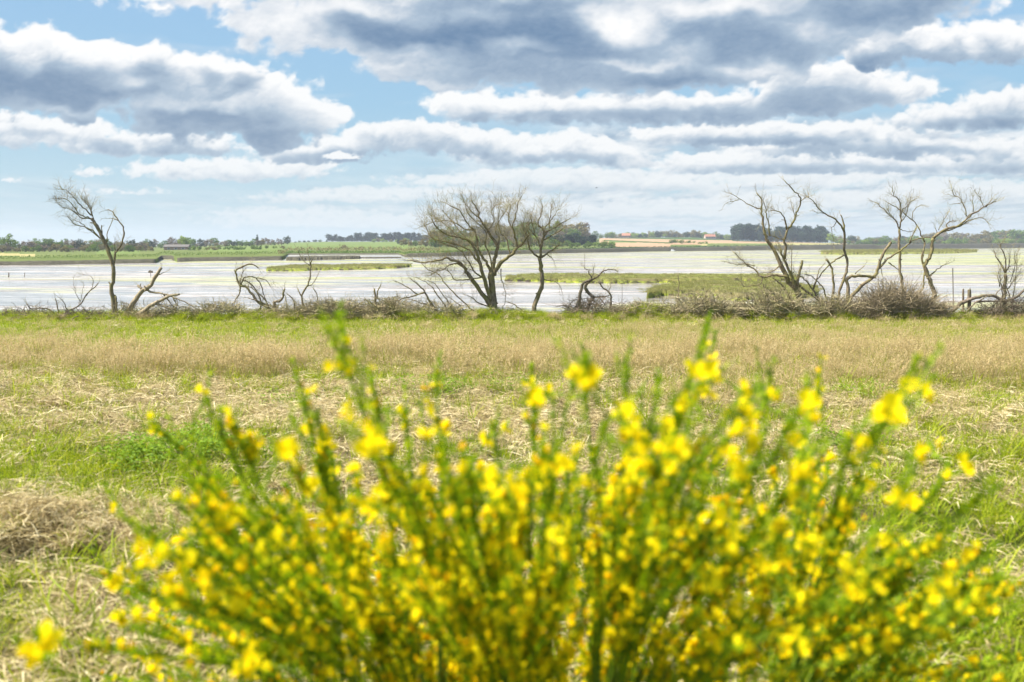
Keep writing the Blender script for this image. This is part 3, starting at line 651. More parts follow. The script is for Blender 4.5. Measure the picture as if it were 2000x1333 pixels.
bare_tree('fallen_branch', 'thin fallen stem between the big tree and the kinked tree', 'branch', 34.2, 3, [(1.9, .9, [(1225, 1185), (1120, 1110), (1060, 1070), (1005, 1050)]), (1.3, .6, [(1180, 1160), (1080, 1120), (1000, 1100)])], (2, .3, .004), sink=1, seed=14)
bare_tree('dead_stump', 'gnarled twisted double stump with hooked branches right of the kinked tree', 'stump', 34.6, 3, [
 (5., 2.2, [(1680, 1140), (1670, 1050), (1690, 930), (1720, 870), (1790, 830)]), (1.6, .6, [(1790, 830), (1760, 770), (1720, 725)]), (4.6, 3., [(1740, 1120), (1780, 1040), (1800, 1000), (1750, 950), (1730, 900), (1790, 840)]),
 (2.6, .7, [(1790, 840), (1860, 800), (1920, 750), (1990, 745), (2030, 770)]), (2.4, 1.2, [(1780, 1010), (1870, 1000), (1950, 990)]), (2.6, 1.2, [(1965, 1105), (1970, 1030), (1950, 960), (1880, 900), (1850, 860)]), (1., .5, [(1950, 960), (1962, 890)]),
 (1.3, .5, [(1690, 1030), (1620, 1040), (1570, 1090), (1545, 1140)]), (1.2, .5, [(1680, 1060), (1640, 1080), (1630, 1140)]), (1.4, .6, [(1800, 1010), (1830, 1080), (1800, 1110)]), (1.4, .6, [(1860, 1010), (1900, 1060), (1920, 1090)]), (1., .4, [(1780, 840), (1800, 780), (1810, 730)])], (7, .3, .005, 1), 'bark_dark', seed=15)
bare_tree('dead_stick', 'slim dead stem standing before the green marsh spit', 'branch', 34.6, 4, [(1.6, .8, [(800, 1070), (805, 950), (812, 850), (800, 745)]), (.8, .4, [(812, 860), (850, 850)])], (1.5, .25, .003), seed=16)
bare_tree('dead_tree', 'many stemmed bare tree with tall jagged limbs right of centre', 'tree', 34.8, 5, [
 (9., 1.1, [(735, 1155), (700, 1000), (625, 940), (590, 860), (550, 780), (510, 680), (450, 590), (420, 530), (400, 450), (395, 350), (385, 290), (385, 220), (345, 165)], 2),
 (1.5, .6, [(385, 300), (330, 290), (260, 255), (190, 210), (120, 170)], 3), (.9, .4, [(190, 225), (120, 240), (60, 275)], 2), (2., .7, [(460, 540), (450, 450), (430, 350), (420, 300), (400, 230)]),
 (5., 1.8, [(720, 1120), (660, 920), (610, 790), (570, 720), (550, 650)]), (3.6, .9, [(585, 740), (600, 650), (590, 570), (610, 490), (650, 440), (680, 370), (700, 320), (725, 260), (720, 200), (680, 160), (640, 110), (592, 62)], 3),
 (1.1, .5, [(725, 250), (760, 210), (790, 200)]), (2.2, .7, [(605, 480), (590, 400), (560, 340), (510, 320), (470, 320)]), (1.3, .6, [(680, 370), (660, 310), (650, 265)]), (1.5, .6, [(590, 585), (540, 560), (480, 540)]),
 (4.4, 2.6, [(720, 1100), (700, 930), (720, 850), (740, 750)], 0), (3.2, 1., [(620, 900), (540, 880), (470, 880), (400, 900), (330, 830), (270, 800), (210, 740), (140, 675)]),
 (2.2, .8, [(560, 780), (500, 840), (440, 860)]), (1.3, .5, [(330, 800), (250, 780), (180, 790), (100, 770)]), (1.6, .6, [(395, 890), (380, 960), (310, 970), (240, 980), (210, 940)]),
 (3.4, 2., [(640, 900), (700, 960), (780, 1020), (860, 1080), (920, 1140)], 0), (2.2, 1.2, [(930, 1140), (860, 1050), (800, 960), (740, 900), (700, 880)]), (1.3, .6, [(650, 860), (650, 760), (655, 680), (630, 640)], 3),
 (2.2, 1., [(450, 1180), (470, 1120), (430, 1040), (400, 960)]), (1.6, .8, [(480, 1170), (490, 1080), (500, 1030)]), (3., 1.5, [(660, 1130), (600, 1020), (560, 960), (480, 900)])],
 (6.5, .5, .006, 1), 'bark', GB, depth=.8, seed=17)
bare_tree('dead_stick', 'stout snapped off bare stem between two tall bare trees', 'branch', 34.9, 5, [(3., 2.4, [(1000, 1120), (1010, 1000), (1005, 880), (990, 800), (950, 740)]), (2., 1., [(962, 1120), (930, 1010), (880, 940), (820, 890), (760, 870)])], (.8, .3, .004), 'bark', seed=18)
bare_tree('dead_tree', 'slim bare tree with one long limb reaching up to the left', 'tree', 35.1, 5, [
 (3.6, 2.6, [(1055, 1130), (1065, 1020), (1100, 920), (1130, 820), (1130, 740), (1110, 680), (1110, 600), (1105, 500)], 0), (2.4, .7, [(1105, 500), (1080, 450), (1030, 400), (940, 345), (880, 300), (850, 250), (800, 210), (770, 190)]),
 (2.4, 1.2, [(1105, 500), (1100, 430), (1090, 390), (1075, 355)], 1), (2.2, 1.2, [(1110, 700), (1050, 740), (1000, 770), (930, 840), (870, 920), (830, 1020)], 1), (1., .5, [(1040, 410), (1010, 460), (995, 470), (1010, 560), (1015, 620)], 5),
 (1.6, .7, [(835, 1000), (870, 900), (890, 830), (940, 770)], 1), (1., .4, [(940, 345), (890, 340), (860, 330)]), (1., .5, [(800, 210), (790, 150)])], (6, .42, .005, 1), 'bark', GB, seed=19)
bare_tree('bent_trunk', 'short thick trunk bent over at a right angle above brushwood', 'trunk', 34.4, 5, [(4.6, 3.2, [(1140, 1110), (1138, 1000), (1138, 905), (1195, 885), (1290, 890), (1360, 900)]), (1.4, .6, [(1200, 870), (1240, 830), (1285, 790)])], (1.5, .4, .006, 1), 'bark', seed=20)
bare_tree('dead_tree', 'leaning forked bare tree with long diagonal limb above the brushwood heap', 'tree', 34.9, 6, [
 (4.6, 2.8, [(0, 1085), (100, 970), (200, 900), (240, 840), (260, 770), (290, 690), (340, 620), (360, 595)], 0), (3., 1.1, [(255, 820), (330, 740), (400, 690), (460, 650), (520, 600), (600, 560), (700, 550)], 1),
 (1.8, .8, [(520, 600), (540, 530), (580, 470)]), (1.6, .9, [(335, 770), (380, 800), (420, 830)]), (1., .5, [(270, 820), (285, 890), (280, 940)])], (1.5, .35, .005, 1), 'bark', GB, seed=21)
bare_tree('dead_tree', 'upright bare tree with wide forked crown behind the brushwood heap', 'tree', 35.3, 6, [
 (4.2, 2.4, [(480, 1050), (450, 950), (432, 800), (425, 650), (432, 560), (430, 480)], 0), (2., .7, [(430, 480), (400, 420), (360, 370), (290, 310), (215, 245)]), (2., .6, [(430, 475), (440, 400), (450, 330), (500, 270), (580, 210)]),
 (1.6, .6, [(440, 380), (440, 300), (430, 230), (380, 190), (370, 130)]), (1., .5, [(390, 400), (340, 330), (330, 300)]), (1.3, .5, [(440, 420), (480, 370), (510, 280), (530, 200)]), (1., .5, [(440, 480), (480, 495), (540, 500)], 1)], (8, .45, .0055, 1), 'bark', GB, seed=22)
bare_tree('dead_tree', 'thin crooked bare tree crossing the upright one on its right', 'tree', 35.0, 6, [
 (2.4, 1.6, [(650, 840), (625, 740), (640, 650), (648, 590)], 0), (1.8, .8, [(648, 590), (620, 530), (580, 440), (540, 400), (500, 370), (460, 330), (400, 290), (330, 250)]), (1.2, .5, [(540, 400), (550, 330), (580, 290), (640, 270)]), (1., .4, [(580, 440), (560, 500), (530, 560)]), (2.6, 1.4, [(600, 1040), (640, 960), (650, 840)], 0)], (5, .3, .004, 1), 'bark', GB, seed=23)
bare_tree('dead_tree', 'bare tree with crooked trunk and a limb sweeping far out to the right', 'tree', 34.7, 6, [
 (5.6, 3.6, [(715, 1120), (735, 1040), (700, 950), (680, 880), (652, 800), (690, 730), (715, 650), (722, 560)], 0), (3.8, .8, [(722, 560), (780, 510), (850, 470), (930, 450), (1000, 400), (1060, 350), (1130, 310), (1180, 280), (1240, 250), (1270, 240)], 4),
 (1.6, .6, [(1060, 350), (1010, 370), (1000, 300), (960, 220), (900, 180), (880, 110)]), (2., .8, [(850, 490), (842, 430), (920, 410)]), (2., .8, [(652, 800), (630, 740), (640, 650)], 1),
 (1.8, .6, [(690, 890), (740, 840), (800, 800), (870, 770)], 2), (2., .5, [(960, 450), (1050, 400), (1150, 380), (1200, 430)], 5), (1.3, .5, [(770, 490), (800, 430), (850, 345)]), (1.1, .4, [(1180, 290), (1240, 210)]), (1.2, .5, [(1070, 330), (1070, 200)]), (1., .4, [(1160, 290), (1130, 210), (1110, 180)]),
 (2., .6, [(800, 505), (900, 480), (980, 440), (1030, 420)], 3), (1., .4, [(970, 250), (870, 265)], 0), (1.4, .5, [(760, 520), (740, 470)], 3)], (8, .48, .0055, 1), 'bark', GB, seed=24)
bare_tree('dead_tree', 'dark bushy bare tree with upright whips at the right edge', 'tree', 34.5, 6, [
 (4.4, 3.6, [(1330, 1195), (1340, 1080), (1350, 950), (1347, 870)], 1), (2.6, .9, [(1350, 860), (1310, 780), (1270, 720), (1250, 670)]), (2., .7, [(1350, 860), (1380, 800), (1390, 700)]), (2., .7, [(1350, 850), (1352, 760), (1340, 700), (1310, 650), (1312, 600)]),
 (1.8, .8, [(1300, 1190), (1320, 1050), (1310, 940), (1300, 870)]), (1.5, .5, [(1400, 1180), (1420, 1050), (1440, 880), (1450, 700)]), (2., .8, [(1430, 1180), (1385, 1050), (1340, 930)]), (1.2, .5, [(1390, 940), (1430, 800), (1430, 690)]), (1.2, .5, [(1370, 1000), (1420, 930), (1490, 860)]),
 (1.5, .7, [(1440, 1190), (1480, 1100), (1530, 1060)]), (1.3, .5, [(1300, 980), (1285, 900), (1300, 830)])], (8, .45, .005, 1), 'bark_dark', GB, seed=25)
bare_tree('fallen_log', 'dark fallen log arching over beside the old posts at right', 'log', 34.3, 6, [
 (5.4, 2.6, [(880, 1200), (960, 1130), (1050, 1090), (1150, 1060), (1260, 1060), (1330, 1100), (1420, 1080), (1520, 1005)]), (2.4, 1.2, [(990, 1230), (1060, 1140), (1150, 1080), (1200, 1060)]), (1.6, .8, [(1235, 1200), (1260, 1130), (1330, 1080)]), (1.6, .8, [(1265, 1060), (1290, 1010), (1330, 990)]), (3., 1.4, [(1100, 1110), (1200, 1110), (1290, 1100)])], (1.5, .35, .005, 1), 'bark_dark', sink=2, seed=26)
bare_tree('dead_stick', 'little crooked stub at the far left end of the bank', 'branch', 34.2, 1, [(2., 1.1, [(65, 1240), (55, 1200), (50, 1162)])], (1, .2, .004), 'bark_dark', seed=27)
bare_tree('dead_stick', 'short dark stick lying in grass below the small sprawling bush', 'branch', 33.6, 1, [(1.8, .9, [(615, 1285), (645, 1245), (682, 1235)])], (1, .2, .004), 'bark_dark', sink=0, seed=28)

# heaps of dead brushwood and bramble ------------------------------------------
def brush(label, u0, u1, vb, hp, n, seed, mat='twig', Y=34.9, prof=None, thick=1.0):
    Y = 34.3; hp = (hp+7) if hp < 40 else hp*.92; n = int(n*1.35)
    random.seed(seed); np.random.seed(seed); mb = MB(); px = Y/F; um_ = (u0+u1)/2
    c = P(um_, vb, Y); root = c
    wd = (u1-u0)*px/2; hm = hp*px
    for k in range(int(n*1.25)):
        t = random.uniform(-1, 1); hh = hm*max(.25, (1-abs(t)**2.2)*(prof(t) if prof else 1))
        p = np.array((t*wd, random.uniform(-.5, .5), random.uniform(-.05, .55*hh)))
        d = np.random.normal(0, 1, 3)*np.array((1, .6, .55))+np.array((random.uniform(-.5, .5), 0, .5)); d /= np.linalg.norm(d)
        L = random.uniform(.35, 1.1)*min(1.0, hm*1.6); pts = [p]; m_ = 5
        for i in range(m_):
            d = d+np.random.normal(0, .22, 3)+np.array((0, 0, -.16 if pts[-1][2] > hh*.75 else .02)); d /= np.linalg.norm(d); q = pts[-1]+d*L/m_
            if q[2] > hh: q[2] = hh-random.uniform(0, .1)*hh
            pts.append(q)
        r = random.choice((.006, .008, .010, .016))*max(thick, .8)
        mb.tube(pts, np.linspace(r, r*.5, m_+1), 3, cap=False)
        if random.random() < .5:
            s = np.random.normal(0, .7, 3); s[2] = abs(s[2]); twig(mb, pts[random.randint(1, m_)], d+s, random.uniform(.12, .35)*min(1, hm*2), r*.6, 1)
    o = mb.build('brush_pile', M[mat]); o.location = c
    tag(o, label, 'brushwood', 'heaps of dead brushwood on the bank')
brush('low grey brushwood tangle right of the sapling, widest of the left heaps', 590, 730, 620, 27, 520, 41)
brush('low brushwood rising toward the leaning fan of branches', 715, 800, 616, 30, 300, 42)
brush('thin bramble strip between fallen limb and looping bush', 385, 480, 612, 16, 200, 43)
brush('small bramble tuft under the looping hooked bush', 500, 600, 616, 16, 160, 44)
brush('sparse brushwood at the foot of the leaning fan of branches', 800, 915, 614, 18, 170, 45)
brush('scrubby twigs under the gnarled twisted stump', 1110, 1200, 610, 22, 190, 46, 'bark_dark', thick=.6)
brush('dark low brushwood in front of the green marsh spit', 1300, 1440, 612, 34, 420, 47)
brush('matted brushwood around the base of the many stemmed tree', 1420, 1580, 614, 62, 560, 48, prof=lambda t: .55+.45*math.sin(3*t+1))
brush('biggest pale brushwood heap beneath the leaning forked tree', 1655, 1840, 618, 92, 1500, 49, prof=lambda t: .75+.25*math.cos(2.5*t), mat='bark_grey', thick=.55)
brush('twigs heaped between snapped stem and big pale heap', 1560, 1680, 616, 34, 300, 50)
brush('low wiry twigs at the foot of the right edge tree', 1920, 2030, 614, 26, 260, 51, 'bark_dark', thick=.6)
brush('thin twigs around the small sprawling bush at far left', 10, 110, 616, 12, 90, 52, 'bark_dark', thick=.6)
brush('brushwood between tall thin tree and leaning trunk', 205, 290, 620, 20, 120, 53)
brush('broken twigs below the fallen right pointing limb', 280, 400, 618, 16, 150, 54)

brush('thin scatter of dead twigs between the thin tall tree and small bush', 118, 205, 616, 8, 90, 55, 'bark_dark', thick=.8)
brush('brambles under the slender dead sapling', 585, 640, 616, 18, 130, 56)
brush('low twigs between the big tree and the kinked tree', 930, 1030, 615, 8, 110, 57)
brush('thin dead twigs between stump and mounded tussocks', 1190, 1310, 612, 16, 150, 58)
# old posts ------------------------------------------------------------------
def post(label, u, vt, vb, wpx, Y, mat='bark_dark', name='post', lean=0, zb=None, group=None):
    random.seed(int(u)); np.random.seed(int(u))
    b = P(u, vb, Y); t = P(u+lean, vt, Y); m = MB(); r = wpx*Y/F/2
    L = np.array([b-b-(0, 0, .3), b-b, (t-b)*.35, (t-b)*.7, t-b]); L[:, 0] += np.random.normal(0, r*.15, 5)
    m.tube(L, np.array((1, 1, .96, .93, .86))*r, 8, bump=.14)
    # a split, weather-worn top
    m.tube([t-b+(r*.3, 0, -.02), t-b+(r*.45, 0, r*.9)], [r*.4, r*.15], 5)
    o = m.build(name, M[mat]); o.location = b; tag(o, label, 'post', group)
post('shorter dark old post standing left of its thicker neighbour by the arching log', 1881.5, 565, 592, 4.2, 34.6)
post('thick dark old post with square top by the arching log', 1893, 566, 610, 7.5, 34.4)
post('tall thin stake left of the arching fallen log', 1862, 524, 600, 2.0, 34.8, lean=-1)
post('thin upright stake before the bright green marsh strip', 1215, 553, 596, 1.0, 34.9)
post('thin stake left of the slim dead stem before the marsh spit', 1264, 570, 600, 1.2, 34.9)
post('leftmost dark stake out on the mud', 17, 533, 541.5, 2.2, EYW*F/(541.5-HZ))
post('second stake from the left out on the mud', 48, 533, 541, 1.2, EYW*F/(541-HZ))
post('thin pole on the mud beyond the bright marsh strip', 1142, 494, 524, .8, EYW*F/(524-HZ))
# boxy marker on a short leg, out on the mud
def marker():
    Y = EYW*F/(541-HZ); b = P(294.5, 541, Y); r = empty('mud_marker', tuple(b)); px = Y/F
    tag(r, 'small dark box on a thin leg far out on the left mud', 'marker')
    m = MB(); m.box((0, 0, 9.5*px), (7.5*px, 5*px, 4.2*px), taper=.92); m.box((-1.2*px, 0, 12*px), (3*px, 3*px, 1.4*px), taper=.8); m.build('box', M['bark_dark'], r)
    m = MB(); m.tube([(0, 0, -.2), (0, 0, 8*px)], .5*px, 6); m.build('leg', M['bark_dark'], r)
marker()
# ------------------------------------------------------------------ far trees
def leafmat(name, a, b, tr=.25):
    m = NM(name); t = m.attr('tone'); r = m.n('ShaderNodeObjectInfo').outputs['Random']
    f = m.math('ADD', m.math('MULTIPLY', t, .6), m.math('MULTIPLY', r, .4))
    return m.princ(m.ramp(f, [(0, a), (1, b)]), .8, spec=.1, trans=tr)
M['lf_green'] = leafmat('spring_leaf', (.05, .10, .02), (.17, .25, .04))
M['lf_light'] = leafmat('pale_spring_leaf', (.14, .22, .03), (.28, .36, .06))
M['lf_olive'] = leafmat('budding_crown', (.13, .12, .05), (.26, .22, .09))
M['lf_dark'] = leafmat('evergreen_leaf', (.016, .035, .014), (.05, .08, .03), .1)
M['lf_pine'] = leafmat('pine_needle', (.014, .030, .020), (.04, .07, .04), .05)
M['lf_bare'] = leafmat('bare_crown', (.13, .10, .075), (.22, .18, .13), .1)
def far_tree_mesh(name, leaf, kind, seed, nclump=46, nleaf=34):
    """unit-height tree: tapered trunk with limbs and a crown of many small leaf faces in clumps"""
    rnd = np.random.RandomState(seed); mb = MB()
    if kind == 'pine':
        mb.tube([(0, 0, -.05), (.01, 0, .3), (0, .01, .6), (.01, 0, .9)], [.018, .014, .011, .004], 5, 0)
        cl = [(rnd.normal(0, .10), rnd.normal(0, .10), rnd.uniform(.1, .94)**.8, rnd.uniform(.08, .15)) for _ in range(nclump)]
    elif kind == 'poplar':
        mb.tube([(0, 0, -.05), (0, 0, .9)], [.02, .004], 5, 0)
        cl = [(rnd.normal(0, .035), rnd.normal(0, .035), z, .09*math.sin(min(1, (1.02-z)*1.6)*1.57)+.02) for z in rnd.uniform(.12, .97, nclump)]
    elif kind == 'shrub':
        mb.tube([(0, 0, -.1), (0, 0, .4)], [.05, .02], 5, 0)
        cl = [(rnd.normal(0, .42), rnd.normal(0, .3), rnd.uniform(.05, .75), rnd.uniform(.15, .28)) for _ in range(nclump)]
    else:
        tp = [(0, 0, -.05), (.01, 0, .18), (0, 0, .4), (.01, 0, .7)]; mb.tube(tp, [.035, .026, .02, .008], 6, 0)
        for _ in range(7):
            a = rnd.uniform(0, 6.28); z = rnd.uniform(.2, .45); r = rnd.uniform(.2, .38)
            mb.tube([(0, 0, z), (math.cos(a)*r*.5, math.sin(a)*r*.5, z+.12), (math.cos(a)*r, math.sin(a)*r, z+.32)], [.014, .009, .004], 4, 0)
        cl = []
        while len(cl) < nclump:
            p = rnd.uniform(-1, 1, 3)
            if .25 < np.linalg.norm(p) < 1:
                cl.append((p[0]*.42, p[1]*.42, .55+p[2]*(.38 if p[2] > 0 else .47), rnd.uniform(.09, .17)))
    V = []; Fc = []; T = []
    for (x, y, z, r) in cl:
        tone0 = rnd.uniform(0, 1)
        d = rnd.normal(0, 1, (nleaf, 3)); d /= np.linalg.norm(d, axis=1)[:, None]
        c = d*r*rnd.uniform(.5, 1.05, (nleaf, 1))+np.array((x, y, z)); s = r*rnd.uniform(.18, .34, (nleaf, 1))
        a = rnd.normal(0, 1, (nleaf, 3)); a -= d*(a*d).sum(1)[:, None]*.6; a /= np.linalg.norm(a, axis=1)[:, None]
        b = np.cross(d, a); b /= np.linalg.norm(b, axis=1)[:, None]+1e-6
        q = np.stack([c-a*s, c-b*s*.7, c+a*s, c+b*s*.7], 1).reshape(-1, 3)
        i0 = len(V)*nleaf*4
        V.append(q); T.append(np.repeat(np.clip(tone0*.6+rnd.uniform(0, .4, nleaf), 0, 1), 4))
    V = np.concatenate(V); n = len(V)//4
    mb.v.append(V); mb.t.append(np.concatenate(T)); mb.f += [(mb.n+4*i, mb.n+4*i+1, mb.n+4*i+2, mb.n+4*i+3) for i in range(n)]; mb.m += [1]*n; mb.n += len(V)
    return mb.mesh(name, [M['bark_dark'], M[leaf]])
FT = {}
def proto(key, leaf, kind, n=3, **k): FT[key] = [far_tree_mesh(key, leaf, kind, 100*len(FT)+i, **k) for i in range(n)]
proto('green_tree', 'lf_green', 'round'); proto('pale_tree', 'lf_light', 'round'); proto('olive_tree', 'lf_olive', 'round'); proto('dark_tree', 'lf_dark', 'round')
proto('pine_tree', 'lf_pine', 'pine', nclump=54); proto('poplar_tree', 'lf_dark', 'poplar', 1, nclump=40); proto('bare_tree', 'lf_bare', 'round', nclump=34, nleaf=26)
proto('shrub', 'lf_green', 'shrub', nclump=22); proto('dark_shrub', 'lf_dark', 'shrub', nclump=22); proto('olive_shrub', 'lf_olive', 'shrub', nclump=22)
rt = random.Random(5)
def ft(key, u, d, hpx, label, group=None, sx=1.0, cat='tree'):
    h = hpx*d/F; z = float(far_z(u, d))
    o = bpy.data.objects.new(key, FT[key][rt.randrange(len(FT[key]))]); COL.objects.link(o)
    o.location = ((u-1000)/F*d, d, z-.02*h); o.rotation_euler = (0, 0, rt.uniform(0, 6.28))
    s = sx*rt.uniform(.9, 1.15); o.scale = (h*s, h*s, h); tag(o, label, cat, group); return o
def belt(u0, u1, step, dist, h0, h1, mixk, where, group, sx=1.0, cat='tree', jd=.05):
    u = u0
    while u < u1:
        f = (u-u0)/(u1-u0); d = (dist if not callable(dist) else dist(u))*rt.uniform(1-jd, 1+jd); k = rt.choice(mixk)
        h = (h0+(h1-h0)*f)*rt.uniform(.6, 1.25)
        adj = {'green_tree': 'mid green leafy tree', 'pale_tree': 'fresh pale green tree', 'olive_tree': 'olive brown budding tree', 'dark_tree': 'dark evergreen tree', 'pine_tree': 'dark bluish pine', 'bare_tree': 'grey leafless tree', 'shrub': 'green shrub', 'dark_shrub': 'dark green shrub', 'olive_shrub': 'olive brown shrub'}[k]
        ft(k, u, d, h, adj+' '+where, adj+'s '+where, sx, cat); u += step*rt.uniform(.7, 1.3)
G, PG, O, D, B = 'green_tree', 'pale_tree', 'olive_tree', 'dark_tree', 'bare_tree'
belt(-40, 60, 13, 560, 31, 27, [G, G, O, B], 'in the wood at the far left edge', '', 1.1)
belt(60, 290, 7.5, 600, 21, 18, [O, O, G, D, B, O], 'in the wood behind the left mud bank', '', 1.2)
belt(-40, 300, 9, 480, 15, 12, ['olive_tree', 'green_tree', B], 'at the wood edge above the left hay field', '', 1.3)
belt(290, 560, 7.5, 800, 18, 13, [D, G, O, G, B], 'in the far treeline left of the poplar', '', 1.2)
ft(PG, 361, 620, 26, 'tall pale tree standing above the long low barn', sx=.8)
ft('poplar_tree', 505, 800, 24, 'single slender poplar spire on the left skyline')
ft(D, 563, 1000, 17, 'rounded dark tree on the skyline right of the poplar', sx=1.0)
belt(566, 640, 11, 1350, 5, 4, [D, G], 'low on the skyline left of the pine row', '', 1.8)
belt(645, 700, 3.6, 1430, 14, 14, ['pine_tree'], 'in the long pine row left of the big bare tree', '', 1.3, jd=.01)
belt(700, 850, 3.6, 1430, 15, 16, ['pine_tree'], 'in the long pine row left of the big bare tree', '', 1.3, jd=.01)
belt(732, 800, 9, 1250, 8, 8, [PG, O], 'in a hedge below the pine row', '', 1.4)
ft(D, 780, 900, 11, 'small dark tree in the hedge at the end of the bright field')
ft('olive_shrub', 672, 620, 10, 'brown bush in the middle of the bright green field', cat='shrub')
belt(380, 560, 14, 520, 9, 8, ['shrub', 'olive_shrub', G], 'in the scattered hedge behind the left bank', '', 1.2, 'shrub')
belt(790, 900, 10, 640, 15, 15, [O, O, B, G], 'in the brownish copse left of the big bare tree', '', 1.1)
belt(848, 1020, 8, 900, 30, 42, [O, B, O, G], 'in the tall wood behind the big bare tree', '', 1.0)
belt(1000, 1140, 8, 880, 42, 34, [B, O, B, G], 'in the tall wood behind the kinked bare tree', '', 1.0)
belt(850, 1080, 9, 620, 20, 21, [G, O, PG], 'along the foot of the central wood', '', 1.2)
belt(1072, 1160, 5.5, 700, 20, 20, ['pine_tree'], 'in the dark conifer row right of the kinked bare tree', '', 1.2, jd=.01)
belt(1085, 1200, 11, 640, 13, 12, [G, PG, G], 'in the rounded green clump by the right shore', '', 1.3)
belt(1140, 1200, 12, 1500, 14, 14, [G, O], 'on the skyline above the ploughed fields', '', 1.2)
belt(1190, 1430, 7, 1560, 13, 16, [G, O, PG, D, O], 'on the skyline above the ploughed fields', '', 1.4, jd=.02)
ft(D, 1284, 1520, 15, 'tallest dark tree on the skyline above the ploughed fields', sx=1.1)
belt(1310, 1380, 10, 900, 7, 6, ['shrub', G], 'in the hedge by the white boat', '', 1.5, 'shrub')
belt(1432, 1612, 3.2, 1330, 28, 28, ['pine_tree'], 'in the dense dark pine block at right', '', 1.15, jd=.02)
ft(PG, 1622, 1250, 21, 'bright rounded tree at the right end of the pine block', sx=1.1)
belt(1632, 1790, 6.5, 1500, 14, 16, [G, O, D, B], 'in the long wood right of the pine block', '', 1.4)
belt(1780, 2060, 7, 1450, 20, 27, [O, G, B, G, O], 'in the long wood at the far right', '', 1.3)
belt(1640, 2050, 8, 1250, 11, 13, [PG, O, G], 'at the front edge of the far right wood', '', 1.4)
# low hedges close over the shore that read as one mass
def hedge(name, label, u0, u1, tt, hpx, mats, n, seed):
    rnd = np.random.RandomState(seed); u = rnd.uniform(u0, u1, n); d = shore_d(u)*(1+tt*rnd.uniform(.7, 1.5, n)); x = (u-1000)/F*d
    z = far_z(u, d); h = hpx*d/F*(.6+.5*n2(u/9, u*0, seed)+.3*rnd.uniform(-1, 1, n)); h = np.clip(h, .2, None)
    c = np.stack([x, d, z+h*rnd.uniform(.0, 1, n)], 1); s = (h*.30)[:, None]
    a = rnd.normal(0, 1, (n, 3)); b = rnd.normal(0, 1, (n, 3)); a /= np.linalg.norm(a, axis=1)[:, None]; b /= np.linalg.norm(b, axis=1)[:, None]
    V = np.stack([c-a*s, c-b*s*.7, c+a*s, c+b*s*.7], 1).reshape(-1, 3)
    m = MB(); m.v.append(V); m.t.append(np.repeat(rnd.uniform(0, 1, n), 4)); m.f = [(4*i, 4*i+1, 4*i+2, 4*i+3) for i in range(n)]; m.m = [0]*n; m.n = len(V)
    tag(m.build(name, [M[mats]]), label, kind='stuff')
hedge('shore_scrub', 'dark scrub along the middle of the far shore', 560, 1090, .09, 5, 'lf_green', 9000, 61)
hedge('shore_scrub', 'dark green scrub on the right far sea bank', 1085, 2100, .10, 4, 'lf_dark', 12000, 62)
hedge('shore_scrub', 'mixed scrub over the marsh behind the left bank', -60, 560, .32, 4, 'lf_green', 6000, 63)
hedge('shore_scrub', 'olive scrub below the bright green field', 545, 860, .3, 6, 'lf_olive', 4000, 64)

# ------------------------------------------------------------------ far buildings, boat, bird
def flat(name, c, rough=.8, var=.25, sc=2.0):
    m = NM(name); n = m.noise(m.coord('Object'), sc, 4); return m.princ(m.mix(n, tuple(x*(1-var) for x in c), tuple(min(1, x*(1+var)) for x in c)), rough)
M['cream'] = flat('cream_render', (.42, .33, .27)); M['tile'] = flat('red_tile', (.30, .13, .08)); M['slate'] = flat('grey_sheet', (.42, .40, .40)); M['roofgrey'] = flat('weathered_sheet', (.10, .09, .08)); M['brick'] = flat('brown_brick', (.25, .16, .12)); M['pane'] = flat('dark_glass', (.03, .035, .04), .2); M['white'] = flat('white_paint', (.82, .82, .82), .5); M['feather'] = flat('dark_feather', (.06, .06, .065))
def house(name, label, u, d, w, dep, hw, hr, wall, roof, rz, wins, chim=True, cat='house'):
    z = float(far_z(u, d)); r = empty(name, ((u-1000)/F*d, d, z)); r.rotation_euler = (0, 0, rz); tag(r, label, cat)
    m = MB(); x, y = w/2, dep/2
    v = [(-x, -y, -.5), (x, -y, -.5), (x, y, -.5), (-x, y, -.5), (-x, -y, hw), (x, -y, hw), (x, y, hw), (-x, y, hw), (-x, 0, hw+hr), (x, 0, hw+hr)]
    m.add(v, [(0, 1, 5, 4), (1, 2, 6, 9, 5), (2, 3, 7, 6), (3, 0, 4, 8, 7)]); m.build('wall', M[wall], r)
    m = MB(); o = .4; e = hr/y*o
    v = []
    for dz in (.03, .25): v += [(-x-o, -y-o, hw-e+dz), (x+o, -y-o, hw-e+dz), (x+o, 0, hw+hr+dz), (-x-o, 0, hw+hr+dz), (x+o, y+o, hw-e+dz), (-x-o, y+o, hw-e+dz)]
    m.add(v, [(0, 1, 2, 3)[::-1], (3, 2, 4, 5)[::-1], (6, 7, 8, 9), (9, 8, 10, 11), (0, 1, 7, 6), (5, 4, 10, 11)[::-1], (1, 2, 8, 7), (2, 4, 10, 8), (3, 0, 6, 9), (5, 3, 9, 11)]); rf = m.build('roof', M[roof], r)
    if chim: m = MB(); m.box((w*.3, 0, hw+hr+.5), (.9, .7, 1.8)); m.box((w*.3, 0, hw+hr+1.47), (1.05, .85, .14)); m.build('chimney', M['brick'], rf)
    for (a, b, ww, wh) in wins:
        m = MB(); m.box((a*w, -y-.02, b*hw), (ww, .1, wh)); f = m.build('window', M['white'], r); m = MB(); m.box((a*w, -y-.08, b*hw), (ww*.84, .06, wh*.84)); m.build('pane', M['pane'], f)
